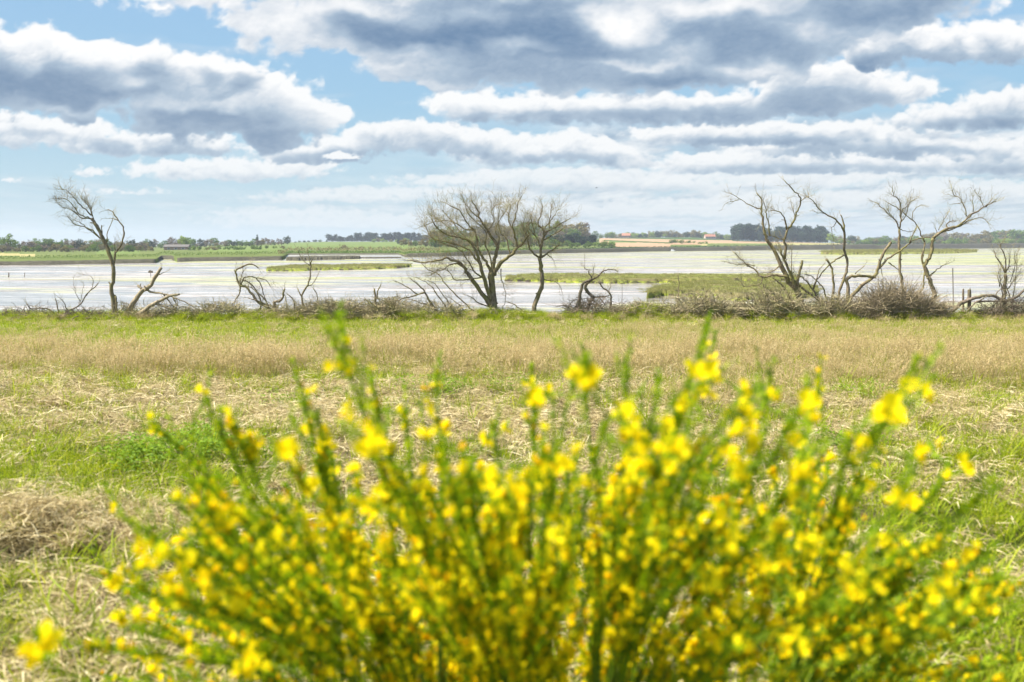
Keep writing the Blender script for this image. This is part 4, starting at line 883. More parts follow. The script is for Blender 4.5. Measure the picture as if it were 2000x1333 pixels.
house('farmhouse', 'pinkish house with red tiled roof on the ridge above the ploughed fields', 1384, 1440, 15, 8, 3.2, 3.0, 'cream', 'tile', .15, [(-.35, .5, 1.6, 1.5), (-.1, .5, 1.6, 1.5), (.15, .5, 1.6, 1.5), (.38, .5, 1.6, 1.5)])
house('cottage', 'small brown roofed cottage in the skyline trees left of the pinkish house', 1222, 1470, 12, 8, 3.5, 3.2, 'brick', 'tile', -.2, [(-.25, .5, 1.4, 1.3), (.2, .5, 1.4, 1.3)])
house('barn', 'long low barn with pale grey roof in the left far trees', 349, 560, 13, 7, 1.6, 1.2, 'brick', 'roofgrey', .1, [(-.3, .45, 1.6, .9), (0, .45, 1.6, .9), (.3, .45, 1.6, .9)], False, 'barn')
def boat():
    d = float(shore_d(1314))*.995; b = P(1314, 489.2, d); px = d/F; r = empty('boat', (b[0], b[1], WZ)); tag(r, 'tiny white boat lying against the dark far bank', 'boat')
    m = MB(); L = 9*px; W = 3*px; H = 1.8*px
    ring = lambda z, k: [(-L/2*k, -W/2*k, z), (0, -W*.55*k, z), (L/2*.7*k, -W*.35*k, z+.1*px), (L/2*1.1*k, 0, z+.3*px), (L/2*.7*k, W*.35*k, z+.1*px), (0, W*.55*k, z), (-L/2*k, W/2*k, z)]
    v = ring(0, .75)+ring(H, 1); m.add(v, [tuple(range(7))[::-1], tuple(range(7, 14))]+[(i, (i+1) % 7, 7+(i+1) % 7, 7+i) for i in range(7)]); m.build('hull', M['white'], r)
    m = MB(); m.box((-.5*px, 0, H+1.2*px), (4.4*px, 2.2*px, 2.6*px), taper=.8); c = m.build('cabin', M['white'], r)
    m = MB(); m.box((-.5*px, -1.02*px, H+1.5*px), (2.8*px, .12*px, .9*px)); m.build('window', M['pane'], c)
boat()
def bird():
    Y = 70; c = P(1165, 367.5, Y); px = Y/F; r = empty('bird', tuple(c)); tag(r, 'tiny dark bird in flight high above the kinked bare tree', 'bird')
    m = MB(); m.tube([(-.16, 0, 0), (-.10, 0, .01), (0, 0, .015), (.09, 0, .02), (.13, 0, .03), (.17, 0, .025)], [.006, .03, .042, .028, .024, .003], 8)
    m.add([(-.15, 0, 0), (-.26, -.04, 0), (-.26, .04, 0), (-.15, 0, .01)], [(0, 1, 2), (3, 2, 1)])
    for s in (-1, 1): m.add([(.06, s*.03, .03), (-.05, s*.03, .03), (-.05, s*.16, .09), (.06, s*.15, .10), (-.08, s*.34, .05), (-.02, s*.34, .055), (.0, s*.03, .045), (.0, s*.16, .105), (-.05, s*.34, .06)], [(0, 6, 7, 3), (6, 1, 2, 7), (3, 7, 8, 5), (7, 2, 4, 8), (0, 3, 2, 1), (3, 5, 4, 2)])
    o = m.build('body', M['feather'], r, True); r.rotation_euler = (0, .1, 2.6); r.scale = (.42, .42, .42)
bird()
# ------------------------------------------------------------------ grasses
def blades(mb, n, rad, h0, h1, w, lean, curl, rnd, lie=False, seg=3, base_h=(0, 0), head=False):
    for _ in range(n):
        a = rnd.uniform(0, 6.283); r = rad*math.sqrt(rnd.uniform(0, 1)); p = np.array((math.cos(a)*r, math.sin(a)*r, rnd.uniform(*base_h)))
        L = rnd.uniform(h0, h1); az = rnd.uniform(0, 6.283); tone = rnd.uniform(0, 1)
        el = rnd.uniform(-.05, .55) if lie else math.pi/2-abs(rnd.normal(0, lean))
        d = np.array((math.cos(az)*math.cos(el), math.sin(az)*math.cos(el), math.sin(el)))
        sd_ = np.array((-math.sin(az), math.cos(az), 0))
        if rnd.uniform() < .5: sd_ = np.cross(d, sd_)*.8+sd_*.6
        pts = [p]; c = rnd.uniform(.3, 1)*curl
        for i in range(seg):
            d = d+np.array((math.cos(az)*c*.5+rnd.normal(0, .12), math.sin(az)*c*.5+rnd.normal(0, .12), -c*(.8 if not lie else .45))); d /= np.linalg.norm(d)
            pts.append(pts[-1]+d*L/seg)
        ww = w*rnd.uniform(.6, 1.3); vs = []
        for i, q in enumerate(pts[:-1]): k = ww*(1-.25*i/seg)/2; vs += [q-sd_*k, q+sd_*k]
        vs.append(pts[-1]); fs = [(2*i, 2*i+1, 2*i+3, 2*i+2) for i in range(seg-1)]+[(2*seg-2, 2*seg-1, 2*seg)]
        mb.add(vs, fs, 0, tone)
        if head:
            for j in range(7):
                t = 1-j*.045; q = pts[-1]+(pts[-2]-pts[-1])*(1-t)*2.2; e = rnd.normal(0, 1, 3); e[2] = abs(e[2])*1.2; e /= np.linalg.norm(e); s = np.cross(e, (0, 0, 1))*.0022
                l = .016+.02*(j/7); mb.add([q-s, q+e*l*.5-s*2, q+e*l, q+e*l*.5+s*2+e*.001, q+s], [(0, 1, 2, 3, 4)], 0, min(1, tone*.5+.5))
def leaves(mb, n, rad, h, rnd):
    for _ in range(n):
        a = rnd.uniform(0, 6.283); r = rad*math.sqrt(rnd.uniform()); p = np.array((math.cos(a)*r, math.sin(a)*r, rnd.uniform(.02, h)))
        az = rnd.uniform(0, 6.283); d = np.array((math.cos(az), math.sin(az), rnd.uniform(-.3, .5))); d /= np.linalg.norm(d); s = np.array((-math.sin(az), math.cos(az), rnd.uniform(-.2, .2))); l = rnd.uniform(.03, .055)
        u_ = np.array((0, 0, .006))
        mb.add([p, p+d*l*.35-s*l*.32+u_, p+d*l, p+d*l*.35+s*l*.32+u_, p+d*l*.5], [(0, 1, 4), (1, 2, 4), (2, 3, 4), (3, 0, 4)], 0, rnd.uniform(0, 1))
def make_protos(name, mat, fn, n=4):
    c = bpy.data.collections.new(name)
    for i in range(n):
        mb = MB(); fn(mb, np.random.RandomState(900+i*7+len(name))); o = bpy.data.objects.new('%s_tuft' % name, mb.mesh(name, [M[mat]])); c.objects.link(o)
    return c
def scatter(name, label, coll, n_proto, pts, scl, tilt=.12, seed=1):
    rnd = np.random.RandomState(seed); n = len(pts)
    me = bpy.data.meshes.new(name); me.vertices.add(n); me.vertices.foreach_set('co', np.asarray(pts, np.float32).ravel())
    rot = np.stack([rnd.normal(0, tilt, n), rnd.normal(0, tilt, n), rnd.uniform(0, 6.283, n)], 1)
    a = me.attributes.new('rot', 'FLOAT_VECTOR', 'POINT'); a.data.foreach_set('vector', rot.ravel().astype(np.float32))
    a = me.attributes.new('scl', 'FLOAT', 'POINT'); a.data.foreach_set('value', np.asarray(scl, np.float32))
    a = me.attributes.new('idx', 'INT', 'POINT'); a.data.foreach_set('value', rnd.randint(0, n_proto, n).astype(np.int32))
    me.update(); o = bpy.data.objects.new(name, me); COL.objects.link(o); tag(o, label, kind='stuff')
    g = bpy.data.node_groups.new(name, 'GeometryNodeTree'); g.interface.new_socket('Geometry', in_out='INPUT', socket_type='NodeSocketGeometry'); g.interface.new_socket('Geometry', in_out='OUTPUT', socket_type='NodeSocketGeometry')
    N = g.nodes.new; L = g.links.new; gi = N('NodeGroupInput'); go = N('NodeGroupOutput'); iop = N('GeometryNodeInstanceOnPoints'); ci = N('GeometryNodeCollectionInfo')
    ci.inputs['Collection'].default_value = coll; ci.inputs['Separate Children'].default_value = True; ci.inputs['Reset Children'].default_value = True
    iop.inputs['Pick Instance'].default_value = True
    L(gi.outputs[0], iop.inputs['Points']); L(ci.outputs[0], iop.inputs['Instance'])
    for nm, tp, so in (('rot', 'FLOAT_VECTOR', 'Rotation'), ('scl', 'FLOAT', 'Scale'), ('idx', 'INT', 'Instance Index')):
        x = N('GeometryNodeInputNamedAttribute'); x.data_type = tp; x.inputs['Name'].default_value = nm; L(x.outputs['Attribute'], iop.inputs[so])
    L(iop.outputs[0], go.inputs[0]); md = o.modifiers.new('scatter', 'NODES'); md.node_group = g
    return o
P_green = make_protos('green_grass', 'grass', lambda mb, r: blades(mb, 46, .11, .07, .17, .0042, .38, .35, r))
P_fresh = make_protos('fresh_grass', 'grass2', lambda mb, r: blades(mb, 46, .11, .08, .19, .0050, .42, .4, r))
P_straw = make_protos('dead_straw', 'straw', lambda mb, r: (blades(mb, 78, .13, .05, .15, .0044, .9, .9, r, lie=True, base_h=(.0, .075)), blades(mb, 12, .12, .06, .16, .003, .6, .5, r)))
P_seed = make_protos('seeding_grass', 'seed', lambda mb, r: blades(mb, 26, .15, .26, .46, .0022, .17, .10, r, head=True))
P_tall = make_protos('tall_green', 'grass2', lambda mb, r: blades(mb, 16, .06, .18, .36, .007, .28, .35, r, seg=4))
P_weed = make_protos('nettle', 'weed', lambda mb, r: leaves(mb, 60, .16, .24, r))
P_marsh = make_protos('marsh_grass', 'marsh', lambda mb, r: blades(mb, 60, .5, .2, .5, .016, .5, .4, r))
P_shag = make_protos('shaggy_grass', 'straw', lambda mb, r: blades(mb, 70, .14, .18, .40, .005, .75, .8, r))
P_shagg = make_protos('shaggy_green', 'grass', lambda mb, r: blades(mb, 80, .15, .16, .38, .006, .7, .7, r))
rg = np.random.RandomState(11)
def field_pts(y0, y1, dens):
    A = (y1-y0)*1.5*((y0+y1)/2+2); n = int(A*dens); y = y0+(y1-y0)*rg.uniform(0, 1, n); x = rg.uniform(-.75, .75, n)*(y+2); return x, y
XS = []; YS = []; DN = []
for (a, b, dn) in ((2.6, 6, 66), (6, 9, 52), (9, 13, 42), (13, 20, 30), (20, 28, 20), (28, 36.2, 15)):
    x, y = field_pts(a, b, dn); XS.append(x); YS.append(y)
x = np.concatenate(XS); y = np.concatenate(YS); k = (y < bank_y(x)+.3) & (((x+2.45)/.42)**2+((y-5.22)/.20)**2 > 1); x = x[k]; y = y[k]
gz, sz_, fz_ = zones(x, y); r1 = rg.uniform(0, 1, len(x)); r2 = rg.uniform(0, 1, len(x))
z = ground_z(x, y)-.015; pts = np.stack([x, y, z], 1)
far = np.clip((y-6)/20, 0, 1); sc = (.8+.5*rg.uniform(0, 1, len(x)))*(1+.55*far)
isseed = r1 < sz_*.9
isgreen = (~isseed) & (r2 < gz+.1)
isstraw = (~isseed) & (~isgreen)
isfresh = isgreen & (rg.uniform(0, 1, len(x)) < .2+.8*fz_)
dense = rg.uniform(0, 1, len(x))
extra = isseed & (rg.uniform(0, 1, len(x)) < .42+1.1*n2(x/1.1, y/1.1, 140)); isgreen = isgreen | extra; isfresh = isfresh | (extra & (r2 < .4))
scatter('grass', 'short green meadow grass', P_green, 4, pts[isgreen & ~isfresh], sc[isgreen & ~isfresh], seed=1)
scatter('grass', 'fresh bright green meadow grass', P_fresh, 4, pts[isfresh], sc[isfresh], seed=2)
m_ = isstraw | (isseed & (dense < .35)) | (isgreen & (dense < .22))
scatter('dead_grass', 'pale flattened dead grass', P_straw, 4, pts[m_], sc[m_]*1.05, tilt=.22, seed=3)
scatter('seeding_grass', 'tan brown fine seeding grass', P_seed, 4, pts[isseed], (sc*.9*np.where(y > 17.5, .5, .85)*(1+.5*n2(x/2.5, y/1.5, 150)))[isseed], tilt=.08, seed=4)
# taller single stems and blades standing out of the turf
x, y = field_pts(3.2, 34, 1.6); k = y < bank_y(x); x = x[k]; y = y[k]; g1, s1, f1 = zones(x, y); k = rg.uniform(0, 1, len(x)) < .25+.6*g1; x = x[k]; y = y[k]
scatter('tall_grass', 'longer green grass blades standing above the turf', P_tall, 4, np.stack([x, y, ground_z(x, y)], 1), rg.uniform(.6, 1.15, len(x)), seed=5)
# broad leaved weed patches
WX = []
for (u, v, n, rad) in ((350, 900, 34, .55), (300, 925, 14, .4), (415, 880, 10, .3), (865, 760, 20, .45), (560, 790, 6, .3), (1660, 880, 12, .4), (1720, 770, 10, .5), (1010, 760, 6, .3)):
    Y = (EYE+.05)*F/(v-HZ+10); c = P(u, v, Y)
    for _ in range(n): a = rg.uniform(0, 6.28); r_ = rad*math.sqrt(rg.uniform()); WX.append((c[0]+math.cos(a)*r_, Y+math.sin(a)*r_*.8))
WX = np.array(WX); scatter('weeds', 'broad leaved green weed patches', P_weed, 4, np.stack([WX[:, 0], WX[:, 1], ground_z(WX[:, 0], WX[:, 1])], 1), rg.uniform(.5, 1.0, len(WX)), seed=6)
# shaggy tussocks along the lip of the bank
x = rg.uniform(-24, 24, 2600); y = bank_y(x)+rg.normal(-.45, .55, 2600); a = n2(x/1.3, y*0, 44)
k = (rg.uniform(0, 1, 2600) < .75+.9*a); x = x[k]; y = y[k]; a = a[k]; z = ground_z(x, y)-.03; up = rg.uniform(0, .22, len(x))*np.clip(.5+1.6*a, 0, 1)
pt = np.stack([x, y, z+up], 1); gr = rg.uniform(0, 1, len(x)) < .68; s_ = rg.uniform(.45, .9, len(x))*(1+.6*a)
scatter('tussock_grass', 'shaggy green tussocks on the lip of the bank', P_shagg, 4, pt[gr], s_[gr], tilt=.35, seed=7)
scatter('tussock_grass', 'dead pale tussocks on the lip of the bank', P_shag, 4, pt[~gr], s_[~gr], tilt=.35, seed=8)
# mounded tussocks right of the centre and under the left trunks
TX = []
for (u0, u1, n, hh) in ((1195, 1330, 520, .42), (1100, 1200, 150, .15), (640, 700, 60, .15), (850, 1080, 380, .20), (1490, 1570, 220, .40), (1690, 1850, 700, .5), (60, 200, 120, .10), (480, 560, 110, .2), (-20, 50, 80, .2), (1920, 2010, 120, .15), (1560, 1660, 320, .3), (1330, 1500, 420, .3)):
    for _ in range(n):
        t = rg.uniform(0, 1); X = ((u0+(u1-u0)*t)-1000)/F*34.6; TX.append((X, rg.normal(34.7, .4), rg.uniform(0, hh)*math.sin(math.pi*t)**.5))
for _ in range(2000):
    X = rg.uniform(-21, 20)
    if n2(X/1.1, 5.5, 160) > -.12: TX.append((X, rg.normal(33.9, .22), rg.uniform(0, .2)))
TX = np.array(TX); TX[:, 2] += ground_z(TX[:, 0], TX[:, 1]); gr = (n2(TX[:, 0]/.5, TX[:, 2]*3, 46)+rg.normal(0, .15, len(TX))) > -.12
scatter('tussock_grass', 'mounded green tussocks below the brushwood', P_shagg, 4, TX[gr], rg.uniform(.5, 1.0, int(gr.sum())), tilt=.4, seed=9)
scatter('tussock_grass', 'mounded dead grass below the brushwood', P_shag, 4, TX[~gr], rg.uniform(.5, 1.0, int((~gr).sum())), tilt=.4, seed=10)
# dead grass thrown over the mound edge at near left
x = rg.normal(-2.6, .5, 170); y = rg.normal(5.68, .14, 170)
scatter('dead_grass', 'thick dead grass overhanging the dark hollow at near left', P_straw, 4, np.stack([x, y, ground_z(x, y)+rg.uniform(-.02, .05, 170)], 1), rg.uniform(.8, 1.2, 170)*.75, tilt=.4, seed=12)
# marsh grass on the islands
IP = []; IS = []
for (X, D, Z, e, h) in ISL[:4]:
    m_ = (e > .18).ravel(); xs, ds, zs = X.ravel()[m_], D.ravel()[m_], Z.ravel()[m_]; dd = ds.mean()
    rep = 1
    for _ in range(rep):
        j = rg.randint(0, len(xs), min(len(xs), 1500)); IP.append(np.stack([xs[j]+rg.normal(0, .35, len(j)), ds[j]+rg.normal(0, .3, len(j)), zs[j]-.03], 1)); IS.append(np.full(len(j), (.55 if dd < 200 else 2.2))*rg.uniform(.5, 1.2, len(j)))
IP = np.concatenate(IP); scatter('marsh_grass', 'olive marsh grass on the islands', P_marsh, 4, IP, np.concatenate(IS), seed=13)
# ------------------------------------------------------------------ the flowering broom in the foreground
M['stem'] = blade_mat('broom_stem', [(0, (.06, .12, .008)), (1, (.16, .25, .015))], .1)
M['broomleaf'] = blade_mat('broom_leaf', [(0, (.08, .17, .003)), (.45, (.24, .40, .004)), (.8, (.46, .61, .006)), (1, (.72, .72, .010))], .55, hue=0)
M['woody'] = bark('broom_wood', (.06, .05, .03), (.14, .12, .06), (.08, .12, .03))
def petal_mat(name, c1, c2):
    m = NM(name); t = m.attr('tone'); r = m.n('ShaderNodeObjectInfo').outputs['Random']
    return m.princ(m.mix(m.math('ADD', m.math('MULTIPLY', t, .7), m.math('MULTIPLY', r, .3)), c1, c2), .7, spec=.05, trans=.5)
M['petal'] = petal_mat('yellow_petal', (.97, .75, .004), (1., .86, .012))
M['bud'] = petal_mat('orange_bud', (.85, .48, .004), (.95, .70, .008))
def flower_geo(mb, rnd, s=1.0, o=(0, 0, 0), rot=None, mp=0, mbk=1):
    """pea flower: broad upright standard, two wings, keel, small green calyx"""
    def T(v):
        v = np.asarray(v, float)*s
        if rot is not None: v = v@rot.T
        return v+np.array(o)
    tn = rnd.uniform(0, 1)
    k = 9; a = np.linspace(-2.5, 2.5, k); st_ = [(0, 0, 0)]+[(math.sin(t)*.0125*(1-.08*abs(math.cos(2*t))), -.003+.004*math.cos(t)**2-.004*abs(math.sin(t)), .0105+math.cos(t)*.0125) for t in a]
    mb.add(T(st_), [(0, i, i+1) for i in range(1, k)], mp, tn)
    for sgn in (-1, 1):
        w_ = [(0, .001, 0), (sgn*.007, .005, .007), (sgn*.0095, .012, .004), (sgn*.005, .019, -.003), (sgn*.001, .012, -.004)]
        mb.add(T(w_), [(0, 1, 2, 3, 4)], mp, min(1, tn+.1))
    kl = [(0, .001, -.001), (.003, .006, -.004), (0, .016, -.007), (-.003, .006, -.004), (0, .008, .001)]
    mb.add(T(kl), [(0, 1, 4), (1, 2, 4), (2, 3, 4), (3, 0, 4), (0, 3, 2, 1)], mp, tn*.6)
def bud_geo(mb, rnd, s, o, rot, m):
    v = np.array([(0, 0, -.1), (.3, 0, .3), (0, .3, .3), (-.3, 0, .3), (0, -.3, .3), (.22, 0, .75), (0, .22, .75), (-.22, 0, .75), (0, -.22, .75), (0, 0, 1.)])*s
    mb.add(v@rot.T+np.array(o), [(0, 2, 1), (0, 3, 2), (0, 4, 3), (0, 1, 4), (1, 2, 6, 5), (2, 3, 7, 6), (3, 4, 8, 7), (4, 1, 5, 8), (5, 6, 9), (6, 7, 9), (7, 8, 9), (8, 5, 9)], m, rnd.uniform(0, 1))
def rrot(rnd, face=True):
    yaw = rnd.normal(math.pi, .9) if face else rnd.uniform(0, 6.283)
    return np.array((Matrix.Rotation(yaw, 3, 'Z') @ Matrix.Rotation(rnd.normal(0, .4), 3, 'X') @ Matrix.Rotation(rnd.normal(0, .3), 3, 'Y')))
def build_broom():
    rnd = np.random.RandomState(3); random.seed(3)
    BO = np.array((.12, 2.35, 0.0)); BO[2] = float(ground_z(BO[0], BO[1]))
    root = empty('broom_bush', tuple(BO)); tag(root, 'large broom bush covered in yellow flowers filling the foreground', 'shrub')
    stem = MB(); wood = MB(); leaf = MB(); fl = MB(); big = []
    fork = []
    for i in range(16):
        a = i*2.4; r = rnd.uniform(.12, .62); h = rnd.uniform(.2, .5); q = np.array((math.cos(a)*r*1.35, math.sin(a)*r*.55, h)); p0 = np.array((math.cos(a)*.05, math.sin(a)*.05, 0)); mid = (p0+q)*.5+np.array((0, 0, .06)); wood.tube(smooth_line([p0, mid, q], 3), [.014, .013, .012, .011, .010, .009, .008], 6, bump=.1); fork.append(q)
    fork = np.array(fork)
    def leafy(pts, dens, spread=.010, size=1.0):
        seg = np.diff(pts, axis=0); ln = np.linalg.norm(seg, axis=1); n = int(ln.sum()*dens)
        if n < 1: return
        t = rnd.uniform(0, len(seg), n); i = t.astype(int); i = np.minimum(i, len(seg)-1); c = pts[i]+seg[i]*(t-i)[:, None]
        ax = seg[i]/np.linalg.norm(seg[i], axis=1)[:, None]
        e = rnd.normal(0, 1, (n, 3)); e -= ax*(e*ax).sum(1)[:, None]; e /= np.linalg.norm(e, axis=1)[:, None]; d = e*.75+ax*.8; d /= np.linalg.norm(d, axis=1)[:, None]
        s_ = np.cross(d, rnd.normal(0, 1, (n, 3))); s_ /= np.linalg.norm(s_, axis=1)[:, None]
        L = (rnd.uniform(.006, .014, n)*size)[:, None]; W = L*.26
        V = np.stack([c, c+d*L*.5-s_*W, c+d*L, c+d*L*.5+s_*W], 1).reshape(-1, 3)
        leaf.v.append(V); leaf.t.append(np.repeat(rnd.uniform(0, 1, n), 4)); leaf.f += [(leaf.n+4*j, leaf.n+4*j+1, leaf.n+4*j+2, leaf.n+4*j+3) for j in range(n)]; leaf.m += [0]*n; leaf.n += len(V)
    def whip(tip, side=7, flowers=0, r=.0032, start=None, top=.1):
        """one main shoot from a fork to its tip, with steep side shoots"""
        f = fork[np.argmin(((fork-tip)*np.array((1, .8, .05)))[:, 0]**2+(fork-tip)[:, 1]**2)] if start is None else start
        d = tip-f; mid = f+d*.45+np.array((-d[0]*.10, -d[1]*.10, .05*np.linalg.norm(d)))+rnd.normal(0, .02, 3); m2 = f+d*.75+np.array((-d[0]*.05, -d[1]*.05, .02))+rnd.normal(0, .012, 3)
        pts = smooth_line([f, mid, m2, tip], 4); stem.tube(pts, np.linspace(r, .0011, len(pts)), 4, tone=rnd.uniform(0, 1), cap=False)
        leafy(pts[3:], 650); n = len(pts); out = [pts]
        ln = np.linalg.norm(tip-f)
        for _ in range(side):
            t = rnd.uniform(.30, .93)*(n-1); i = int(t); p = pts[i]+(pts[min(i+1, n-1)]-pts[i])*(t-i); ax = pts[min(i+1, n-1)]-pts[i]; ax /= np.linalg.norm(ax)
            s = rnd.normal(0, .26, 3); dd = ax+s+np.array((0, 0, .12)); dd /= np.linalg.norm(dd); L = rnd.uniform(.08, .22)*(1.1-.6*t/n)*min(1, ln); q1 = p+dd*L*.5; d2 = dd+ax*.5+np.array((0, 0, .15)); d2 /= np.linalg.norm(d2); q2 = q1+d2*L*.5
            sp = smooth_line([p, q1, q2], 2); stem.tube(sp, np.linspace(.0016, .0007, len(sp)), 3, tone=rnd.uniform(0, 1), cap=False); leafy(sp, 430); out.append(sp)
        return out
    shoots = []
    def tipat(u, v, Y): return P(u, v, Y)-BO
    # shoots whose tips can be told apart in the photograph
    for (u, v, Y, sd) in ((645, 635, 1.75, 9), (570, 702, 2.1, 7), (402, 775, 2.0, 8), (292, 822, 2.3, 7), (725, 745, 1.9, 10), (850, 715, 2.2, 5), (858, 845, 1.5, 9), (1140, 672, 2.2, 5), (1125, 715, 1.7, 9), (1222, 695, 2.0, 6), (1288, 740, 2.0, 7), (1380, 640, 1.8, 10), (1512, 700, 2.1, 7), (1475, 755, 1.8, 9), (1795, 695, 1.8, 8), (1600, 745, 2.2, 6), (1575, 780, 1.8, 7), (1945, 948, 1.9, 7), (1850, 930, 2.2, 6), (1815, 870, 2.1, 5), (235, 1005, 1.8, 8), (335, 975, 2.1, 7), (390, 940, 1.9, 8), (460, 830, 2.0, 10), (530, 860, 1.7, 9), (620, 800, 2.1, 9), (960, 825, 2.0, 8), (1045, 790, 2.0, 7), (1060, 860, 1.8, 8), (1180, 830, 1.6, 9), (1330, 800, 1.7, 10), (1435, 790, 1.7, 9), (1660, 850, 1.9, 9), (1700, 860, 1.7, 9), (250, 1150, 1.6, 8), (100, 1250, 1.5, 5), (180, 1120, 2.2, 5), (1930, 1080, 1.7, 8), (1990, 1180, 1.8, 8), (1890, 1010, 1.7, 7), (790, 800, 2.2, 8), (910, 900, 1.6, 9), (700, 850, 1.6, 9)):
        shoots += whip(tipat(u, v, Y), int(sd*1.6), r=.004)
    TU = [150, 230, 330, 430, 520, 620, 750, 900, 1050, 1200, 1330, 1450, 1560, 1700, 1820, 1920, 2040]; TV = [1220, 1060, 990, 900, 890, 840, 870, 900, 890, 850, 840, 830, 860, 920, 990, 1040, 1180]
    for _ in range(170):
        u = rnd.uniform(150, 2040); v = np.interp(u, TU, TV)+abs(rnd.normal(0, 1))*150+rnd.uniform(0, 60); Y = rnd.uniform(1.45, 2.9)
        t = tipat(u, v, Y)
        if t[2] > .22: shoots += whip(t, 11, r=.003)
    for _ in range(90):     # short inner shoots that close the base of the bush
        q = np.array((rnd.uniform(-.75, .75), rnd.uniform(-.45, .35), 0)); t = q+np.array((q[0]*.25+rnd.normal(0, .05), rnd.normal(0, .05), rnd.uniform(.45, .85)))
        shoots += whip(t, 8, r=.0025, start=np.array((q[0]*.75, q[1]*.7, rnd.uniform(.02, .2))))
    for _ in range(90):
        q = np.array((rnd.uniform(-.38, .38), rnd.uniform(-.25, .35), 0)); t = q+np.array((rnd.normal(0, .06), rnd.normal(0, .05), rnd.uniform(.3, .8)))
        shoots += whip(t, 8, r=.0025, start=np.array((q[0], q[1], rnd.uniform(.0, .12))))
    # named flowers: photograph direction and how large they look
    FL = '''672 720 3,676 675 1,696 785 1,740 845 3,715 878 4,552 870 3,583 845 1,595 962 2,725 990 3,735 1003 2,760 965 2,655 925 1,402 772 1,388 965 2,385 942 1,422 978 1,308 852 1,225 985 1,268 1062 3,290 1085 3,312 1102 3,330 1132 3,360 1115 3,415 1133 3,350 1047 2,223 1140 2,237 1210 2,262 1215 3,420 1172 3,440 1190 3,415 1200 2,300 1205 2,360 1155 2,78 1255 4,92 1280 4,66 1285 3,385 1275 2,480 1280 3,470 1320 3,500 1300 2,300 1312 2,
1042 780 3,1040 750 1,1066 765 1,1120 730 3,1142 757 4,1150 735 2,1222 800 3,1230 828 3,1236 852 3,950 865 2,975 846 1,1095 915 3,1048 945 2,958 940 3,985 960 3,1003 970 3,940 962 2,1225 905 2,1240 888 3,1262 865 3,1300 840 2,1256 908 3,1308 880 4,1335 876 4,1320 915 3,1290 955 2,1360 730 3,1386 702 1,1374 668 1,1391 741 2,1355 765 1,1380 767 2,1440 763 1,1455 800 3,1475 813 3,1445 845 3,1466 870 3,1440 895 3,1436 925 3,1510 775 2,1480 770 1,1578 790 3,1578 812 3,1600 757 1,1565 895 3,1571 930 3,1555 870 2,1590 885 1,1725 805 3,1750 793 3,1732 826 3,1750 830 2,1783 765 3,1800 771 2,1792 895 3,1820 875 1,1884 916 2,1757 960 3,1762 978 2,1782 992 2,1706 960 2,
1100 1028 3,1095 1047 3,1115 1040 2,1428 1030 3,1422 1050 3,1418 1070 3,1580 1065 3,1572 1050 2,1500 1110 3,1665 1110 4,1658 1130 3,1640 1085 2,1696 1080 2,1730 1070 2,1755 1058 2,1385 1140 3,1386 1162 2,1556 1175 3,1448 1190 3,1837 1138 3,1825 1172 3,1868 1172 2,1882 1192 3,1452 1243 2,1445 1265 3,1560 1250 3,1552 1268 2,798 1180 3,778 1185 2,822 1182 3,790 1150 2,690 1195 2,866 1177 2,895 1230 2,870 1250 2,610 1110 2,650 1040 2,1170 1040 2,1060 1130 2,1130 1150 2,1210 1180 2,1250 1130 2'''
    prot = []
    for i in range(5):
        mb = MB(); flower_geo(mb, np.random.RandomState(40+i)); me = mb.mesh('flower', [M['petal']]); prot.append(me)
    allend = np.concatenate([s for s in shoots])
    k = 0
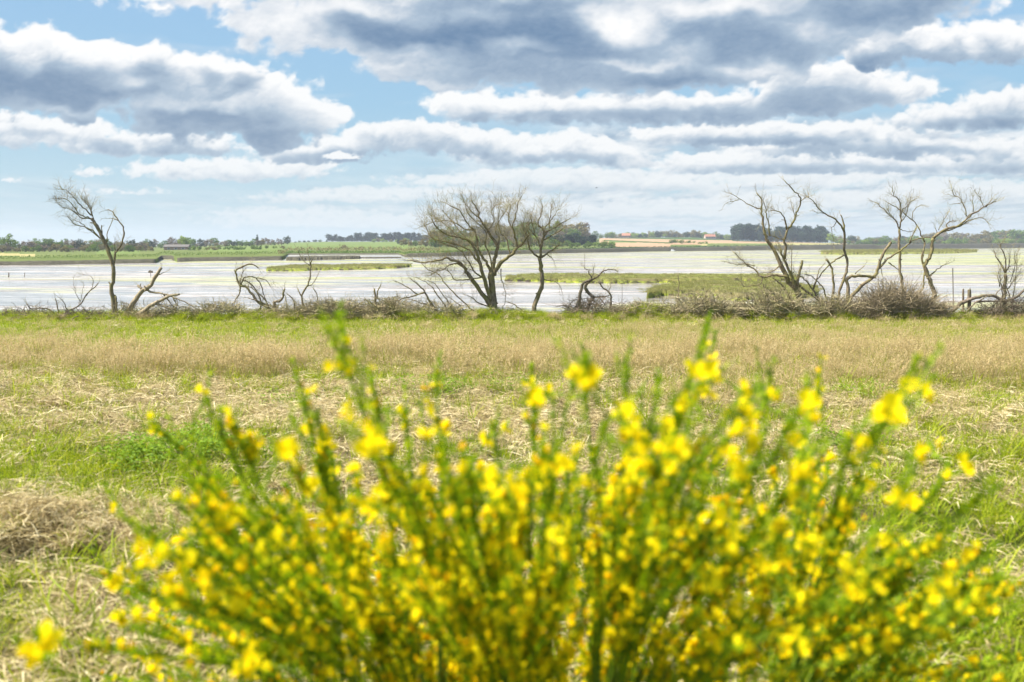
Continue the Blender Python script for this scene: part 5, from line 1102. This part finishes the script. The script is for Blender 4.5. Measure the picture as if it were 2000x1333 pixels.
    for tok in FL.replace('\n', '').split(','):
        u, v, sz = map(float, tok.split()); Y = {1: 2.3, 2: 2.0, 3: 1.62, 4: 1.42}[int(sz)]*rnd.uniform(.94, 1.08); c = P(u, v, Y)-BO
        d = allend-c; j = np.argmin((d**2).sum(1)*(1+2*(d[:, 2] > 0))); a_ = allend[j]
        base = a_ if np.linalg.norm(a_-c) < .2 and a_[2] < c[2] else c+np.array(((fork[:, 0].mean()-c[0])*.25, (0-c[1])*.2, -.25*max(.3, c[2])))
        tip = c+(c-base)/np.linalg.norm(c-base)*rnd.uniform(.02, .07)+np.array((0, 0, .02)); pp = smooth_line([base, (base+c)/2+rnd.normal(0, .008, 3), c+rnd.normal(0, .002, 3), tip], 3)
        stem.tube(pp, np.linspace(.0019, .0008, len(pp)), 3, tone=.5, cap=False); leafy(pp, 520)
        nf = 1 if sz < 2 else (2 if sz < 4 else 3)
        for q in range(nf):
            o_ = c+rnd.normal(0, .0075, 3)+np.array((0, -.004, 0)); rr = rrot(rnd); s = rnd.uniform(.8, 1.1)*(1.0 if sz > 1 else .8)
            if q == 0 and k < 100:
                f = bpy.data.objects.new('flower', prot[k % 5]); COL.objects.link(f); f.parent = root; f.location = o_; f.rotation_euler = Matrix(rr.tolist()).to_euler(); f.scale = (s*1.15,)*3; k += 1
            else: flower_geo(fl, rnd, s, o_, rr)
    # the many smaller blooms and buds along the shoots
    for sp in shoots:
        if rnd.uniform() < .24+.85*math.exp(-((sp[-1][0]/.8)**2)-((sp[-1][2]-.75)/.38)**2):
            for _ in range(rnd.randint(3, 10)):
                i = rnd.randint(len(sp)//3, len(sp)); p = sp[i]+rnd.normal(0, .004, 3)
                if p[2] < .3: continue
                s = rnd.uniform(.4, .8)
                if rnd.uniform() < .62: flower_geo(fl, rnd, s, p, rrot(rnd, False))
                else: bud_geo(fl, rnd, rnd.uniform(.008, .015), p, rrot(rnd, False), 1)
    wood.build('trunk', M['woody'], root, True); stem.build('stems', M['stem'], root); leaf.build('leaves', M['broomleaf'], root)
    tag(fl.build('flowers', [M['petal'], M['bud']], root), kind='stuff')
build_broom()
def haze():
    m = NM('haze'); v = m.n('ShaderNodeVolumePrincipled'); v.inputs['Color'].default_value = (.80, .88, 1, 1); v.inputs['Density'].default_value = HAZE; v.inputs['Anisotropy'].default_value = .2
    m.l(v.outputs[0], m.out.inputs['Volume']); mb = MB(); mb.box((0, 1900, 22), (7000, 4200, 60)); o = mb.build('haze', m.m); tag(o, 'thin blue air over the estuary', kind='stuff')
HAZE = .00016
if HAZE: haze()
